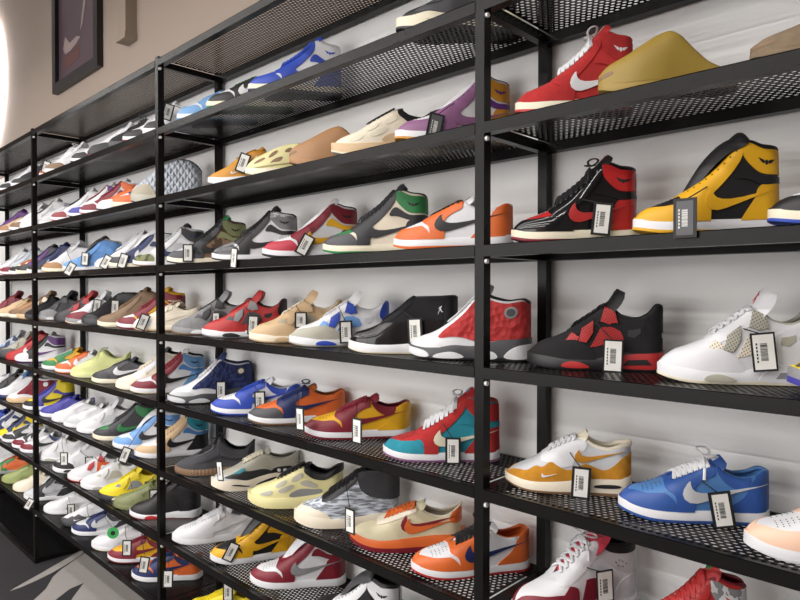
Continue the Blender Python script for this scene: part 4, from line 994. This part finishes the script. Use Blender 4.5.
shoe(7, 'highopen', 250, 346, 'w tc=R tb=w ey=R hc=R co=R st=R sw=g mi=w ou=w la=R to=w li=p wl=g', 'white and maroon high-top with grey side mark', d=.03, sc=1.05)
shoe(7, 'highopen', 312, 402, 'k tc=G ey=w hc=w co=w st=k sw=w mi=w to=G li=k wl=k', 'white and black high-top with dark grey tongue', d=.03)
shoe(8, 'lowbow', 186, 262, 'Y la=Y tc=Y mi=w', 'bright yellow low sneaker', (228, 592, 0), d=.03)
# third bay
shoe(1, 'high', 39, None, 'w tc=o ou=o hc=r', 'white high-top with orange-red toe', (46, 167, 14), d=.03, deg=36)
shoe(1, 'mid3', 45, None, 'w tc=T ou=x la=w', 'white mid-top with dark brown toe', d=.012)
shoe(1, 'low', 71, None, 'w tc=k ey=w mi=w ou=k', 'white low sneaker with black toe', d=.012)
shoe(1, 'mid4', 88, None, 'w tc=k mi=k fb=r ou=M la=w to=w', 'white and black mid-top with red sole', d=.012)
shoe(1, 'knit', 109, None, 'd# mi=G', 'dark grey knit runner', d=.012)
shoe(1, 'high', 123, None, 'w tc=k ou=M', 'white high-top with black toe and red sole', d=.012)
shoe(2, 'low', 38, None, 'l tc=l ou=i hc=r', 'grey low sneaker with red sole', d=.03, deg=36)
shoe(2, 'high', 51, None, 'w tc=M ou=i ey=w la=k', 'white high-top with maroon toe', d=.012)
shoe(2, 'high', 68, None, 'w tc=P ey=w la=R ou=k co=p', 'white high-top with blue-violet toe', d=.012)
shoe(2, 'high', 80, None, 'w tc=R ey=R hc=y co=o sw=R la=R ou=M', 'maroon and amber high-top', d=.012)
shoe(2, 'low', 97, None, 'o tc=w tb=o mi=w ou=k hc=o', 'orange low sneaker with white toe', d=.012)
shoe(2, 'high', 112, None, 'o tc=o tb=w ey=B mi=x co=o la=k', 'orange and navy high-top', d=.012)
shoe(3, 'high', 27, None, 'B tc=d mi=w sw=l', 'navy high-top with dark toe', d=.012)
shoe(3, 'mid3', 42, None, 'w tc=j ou=j mi=x la=w', 'white mid-top with gum brown toe', (70, 269, 30, 'hang'), d=.012)
shoe(3, 'highopen', 63, None, 's~ tc=h tb=s mi=w ou=w to=d li=n', 'washed pale blue high-top with black tongue', (85, 259, 5, 'hang'), d=.012)
shoe(3, 'high', 95, None, 'w tc=l mi=w ou=a hc=l', 'white high-top with pale grey heel', (106, 262, 28, 'hang'), d=.012)
shoe(3, 'highopen', 109, None, 'w tc=d ey=B mi=x ou=a to=w li=k co=l', 'white high-top with navy eyestay', (123, 261, 18, 'hang'), d=.012)
shoe(3, 'high', 133, None, 'l tc=E& mi=w ou=T sw=B ey=w co=d to=d', 'grey high-top with dark green toe', d=.012)
shoe(4, 'knit', 25, None, 'k# mi=k', 'black knit runner with black sole', d=.012)
shoe(4, 'mid4', 38, None, 'G~ tc=g~ fb=l hb=G mi=g ou=T to=d la=G cg=d', 'dark grey suede mid-top', d=.03, deg=38)
shoe(4, 'mid4', 54, None, 'd tc=d cg=r fb=r hb=r mi=k to=r la=r nt=R', 'black mid-top with red wings', d=.012)
shoe(4, 'mid4', 66, None, 'w tc=R nt=w cg=w mi=g fb=w to=w la=w ht=k hc=R ou=m', 'white mid-top with maroon toe guard', (97, 306, 8), d=.012)
shoe(4, 'quantum', 82, None, 'k~ tc=k mi=d co=k to=k', 'all-black padded high-top', (115, 307, 3), d=.012)
shoe(4, 'high', 98, None, 'T tc=T ey=T mi=x ou=x hc=T co=T la=T', 'taupe high-top', d=.012)
shoe(4, 'high', 117, None, 'y tc=R tb=w ey=R hc=y co=R sw=R mi=w ou=R la=R', 'maroon and yellow high-top', d=.012)
shoe(5, 'high', 15, None, 'w tc=w ey=k sw=p mi=w ou=p co=p la=k wl=k hc=w', 'white high-top with purple ankle and black eyestay', d=.012)
shoe(5, 'low', 42, None, 'y tc=e tb=y ey=e hc=e sw=e mi=w la=w', 'green and yellow low sneaker', d=.012)
shoe(5, 'low', 55, None, 'w tc=o tb=w ey=o hc=o sw=w mi=w ou=o la=o', 'orange and white low sneaker', d=.012)
shoe(5, 'knit', 71, None, 'v# mi=v sw=v ey=v la=v ou=x', 'pale lime knit runner', d=.012)
shoe(5, 'low', 92, None, 'G tc=d ey=G hc=G mi=x ou=m sw=w la=G', 'charcoal low sneaker with cream sole', d=.012)
shoe(5, 'high', 116, None, 'm tc=m ey=w mi=m ou=m hc=E co=a la=m to=G li=G', 'cream high-top with grey tongue', d=.012)
shoe(6, 'thirteen', 7, None, 'w hc=R* mi=t px=t to=R la=w', 'maroon quilted high-top with tan sole', d=.012)
shoe(6, 'high', 23, None, 'Y tc=k tb=Y ey=P hc=k co=Y st=P sw=k mi=w la=P', 'yellow and purple high-top', d=.012)
shoe(6, 'low', 40, None, 'P tc=P mi=w la=P', 'violet low sneaker', d=.012)
shoe(6, 'low', 52, None, 'w mi=w', 'white low sneaker beside the violet one', d=.012)
shoe(6, 'low', 64, None, 'w mi=w li=l tc=l', 'white low sneaker with pale grey toe', d=.012)
shoe(6, 'mid4', 77, None, 'w nt=l cg=w mi=w la=w ht=l hw=a', 'white mid-top with grey netting', d=.012)
shoe(6, 'high', 93, None, 'd tc=d tb=e ey=d hc=d co=e sw=e mi=x ou=m la=d st=d', 'black and green high-top', d=.012)
shoe(6, 'highopen', 113, None, 'w tc=s tb=w ey=s hc=w co=s st=k sw=d mi=w to=w wl=B', 'white and pale blue high-top', (125, 455, 22, 'hang'), d=.012)
shoe(7, 'low', 20, None, 'w tc=R tb=w ey=w hc=B sw=k mi=w la=w co=B', 'white low sneaker with maroon toe', d=.012)
shoe(7, 'mid4', 37, None, 'w tc=w nt=w cg=w mi=w fb=a hb=w la=w to=w li=a', 'white mid-top with grey sole block', (64, 459, 0), d=.03, deg=38)
shoe(7, 'mid3', 53, None, 'w tc=k mi=w ou=w la=w fb=k', 'white mid-top with black toe', (89, 463, 0), d=.012)
shoe(7, 'mid4', 68, None, 'w tc=w fb=r mi=w hb=k nt=w cg=r la=w ou=r to=w', 'white mid-top with red wings and sole', (103, 467, 4, 'o', .055, .05), d=.012)
shoe(7, 'mid4', 81, None, 'w mi=w fb=a la=w nt=a cg=w ou=w', 'white mid-top with olive grey netting', d=.012)
shoe(7, 'mid4', 99, None, 'Y nt=g cg=Y mi=d fb=m hb=Y la=Y to=Y hw=G', 'bright yellow mid-top', (134, 496, 0, 'w', .04, .045), d=.012)
shoe(7, 'lowbow', 114, None, 'E tc=E ey=E mi=E ou=E la=V li=V', 'olive suede low sneaker', (154, 497, 0), d=.012)
shoe(8, 'low', 2, None, 'V tc=V mi=V la=V', 'moss green low sneaker', d=.012)
shoe(8, 'low', 13, None, 'm tc=m mi=m', 'cream low sneaker', d=.012)
shoe(8, 'highopen', 24, None, 'l tc=l tb=l ey=d hc=d co=d sw=l mi=w to=l st=d', 'grey and black high-top with grey side mark', (29, 504, 30, 'hang'), d=.012)
shoe(8, 'low', 44, None, 'w', 'plain white low sneaker', (71, 510, 0), d=.02)
shoe(8, 'airmax', 61, None, 'w tc=G mi=d ou=k la=w sw=w ey=w', 'white runner with black mudguard', (89, 523, 2), d=.02)
shoe(8, 'low', 72, None, 'l tc=B tb=l ey=B hc=d sw=l mi=w la=B to=d co=d', 'grey and navy low sneaker', (113, 533, 0, 'e', .05, .05), d=.02)
shoe(8, 'low', 92, None, 'w mi=w ou=m', 'white low sneaker with cream sole', (127, 548, 2), d=.02)
shoe(8, 'lowbow', 108, None, 'y tc=R tb=y ey=R hc=R co=R sw=R mi=w ou=R la=R', 'maroon and yellow low sneaker', (144, 565, 10), d=.02)
shoe(8, 'low', 132, None, 'o tc=B tb=o ey=B hc=o co=B sw=B mi=w la=B', 'navy and orange low sneaker', (168, 579, 2), d=.02)
# far bay (only its end nearest the second post is in the picture)
def far(s, rows):
    for tx, kd, spec, desc in rows: shoe(s, kd, tx, None, spec, desc, d=.01)
far(1, [(-9, 'low', 'w tc=l ou=P', 'white low sneaker with violet sole'), (-1, 'high', 'w tc=k ou=r', 'white high-top with black toe and red sole'), (11, 'low', 'w tc=k hc=k', 'white and black low sneaker'), (19, 'knit', 'd# mi=k', 'black knit runner')])
far(2, [(-11, 'high', 'p tc=q hc=y', 'purple high-top'), (-3, 'low', 't tc=j mi=w', 'tan low sneaker with brown toe'), (9, 'mid3', 'w tc=T fb=k ou=k', 'white mid-top with dark brown toe'), (20, 'high', 'w tc=w ey=l la=k', 'white high-top with black laces')])
far(3, [(-10, 'high', 'w tc=r mi=w', 'white high-top with red toe'), (0, 'high', 'L tc=R mi=w ou=M', 'pale blue high-top with maroon toe'), (9, 'low', 'm tc=k ey=O hc=p', 'cream low sneaker with black toe'), (16, 'high', 'G tc=d mi=x ey=p', 'dark grey high-top with purple eyestay')])
far(4, [(-12, 'mid4', 'R tc=R', 'crimson mid-top'), (-3, 'low', 't tc=t mi=m ou=m la=m', 'tan low sneaker'), (8, 'low', 'j tc=T mi=m ou=m', 'brown low sneaker with cream sole'), (17, 'mid4', 'T tc=T mi=t cg=m', 'taupe mid-top')])
far(5, [(-10, 'mid4', 'l tc=G nt=h cg=B la=h mi=d', 'grey mid-top with pale blue laces'), (-2, 'mid4', 'a tc=G mi=d la=w', 'grey mid-top with charcoal toe'), (6, 'highopen', 'r tc=r ey=r mi=r ou=r to=R la=r sw=w', 'all-red high-top')])
far(6, [(-20, 'low', 'w tc=R mi=w', 'white low sneaker with maroon toe'), (-12, 'mid4', 'd tc=d la=w', 'black mid-top'), (-4, 'mid3', 'w tc=w mi=B ou=B to=S fb=B hb=B', 'white mid-top with navy sole')])
far(7, [(-24, 'low', 'b tc=b la=w', 'blue low sneaker with white laces'), (-14, 'high', 'w tc=y ey=B', 'white high-top with yellow toe'), (-4, 'high', 'Y tc=Y ey=B hc=Y la=k', 'yellow and navy high-top'), (2, 'low', 'w tc=d ey=d sw=k hc=w', 'white low sneaker with dark toe'), (12, 'low', 'w tc=R ey=d', 'white and charcoal low sneaker with maroon toe')])
far(8, [(-24, 'high', 'w tc=B co=P la=w', 'white high-top with violet ankle'), (-11, 'low', 'o tc=o mi=g ey=e', 'orange low sneaker with grey sole')])
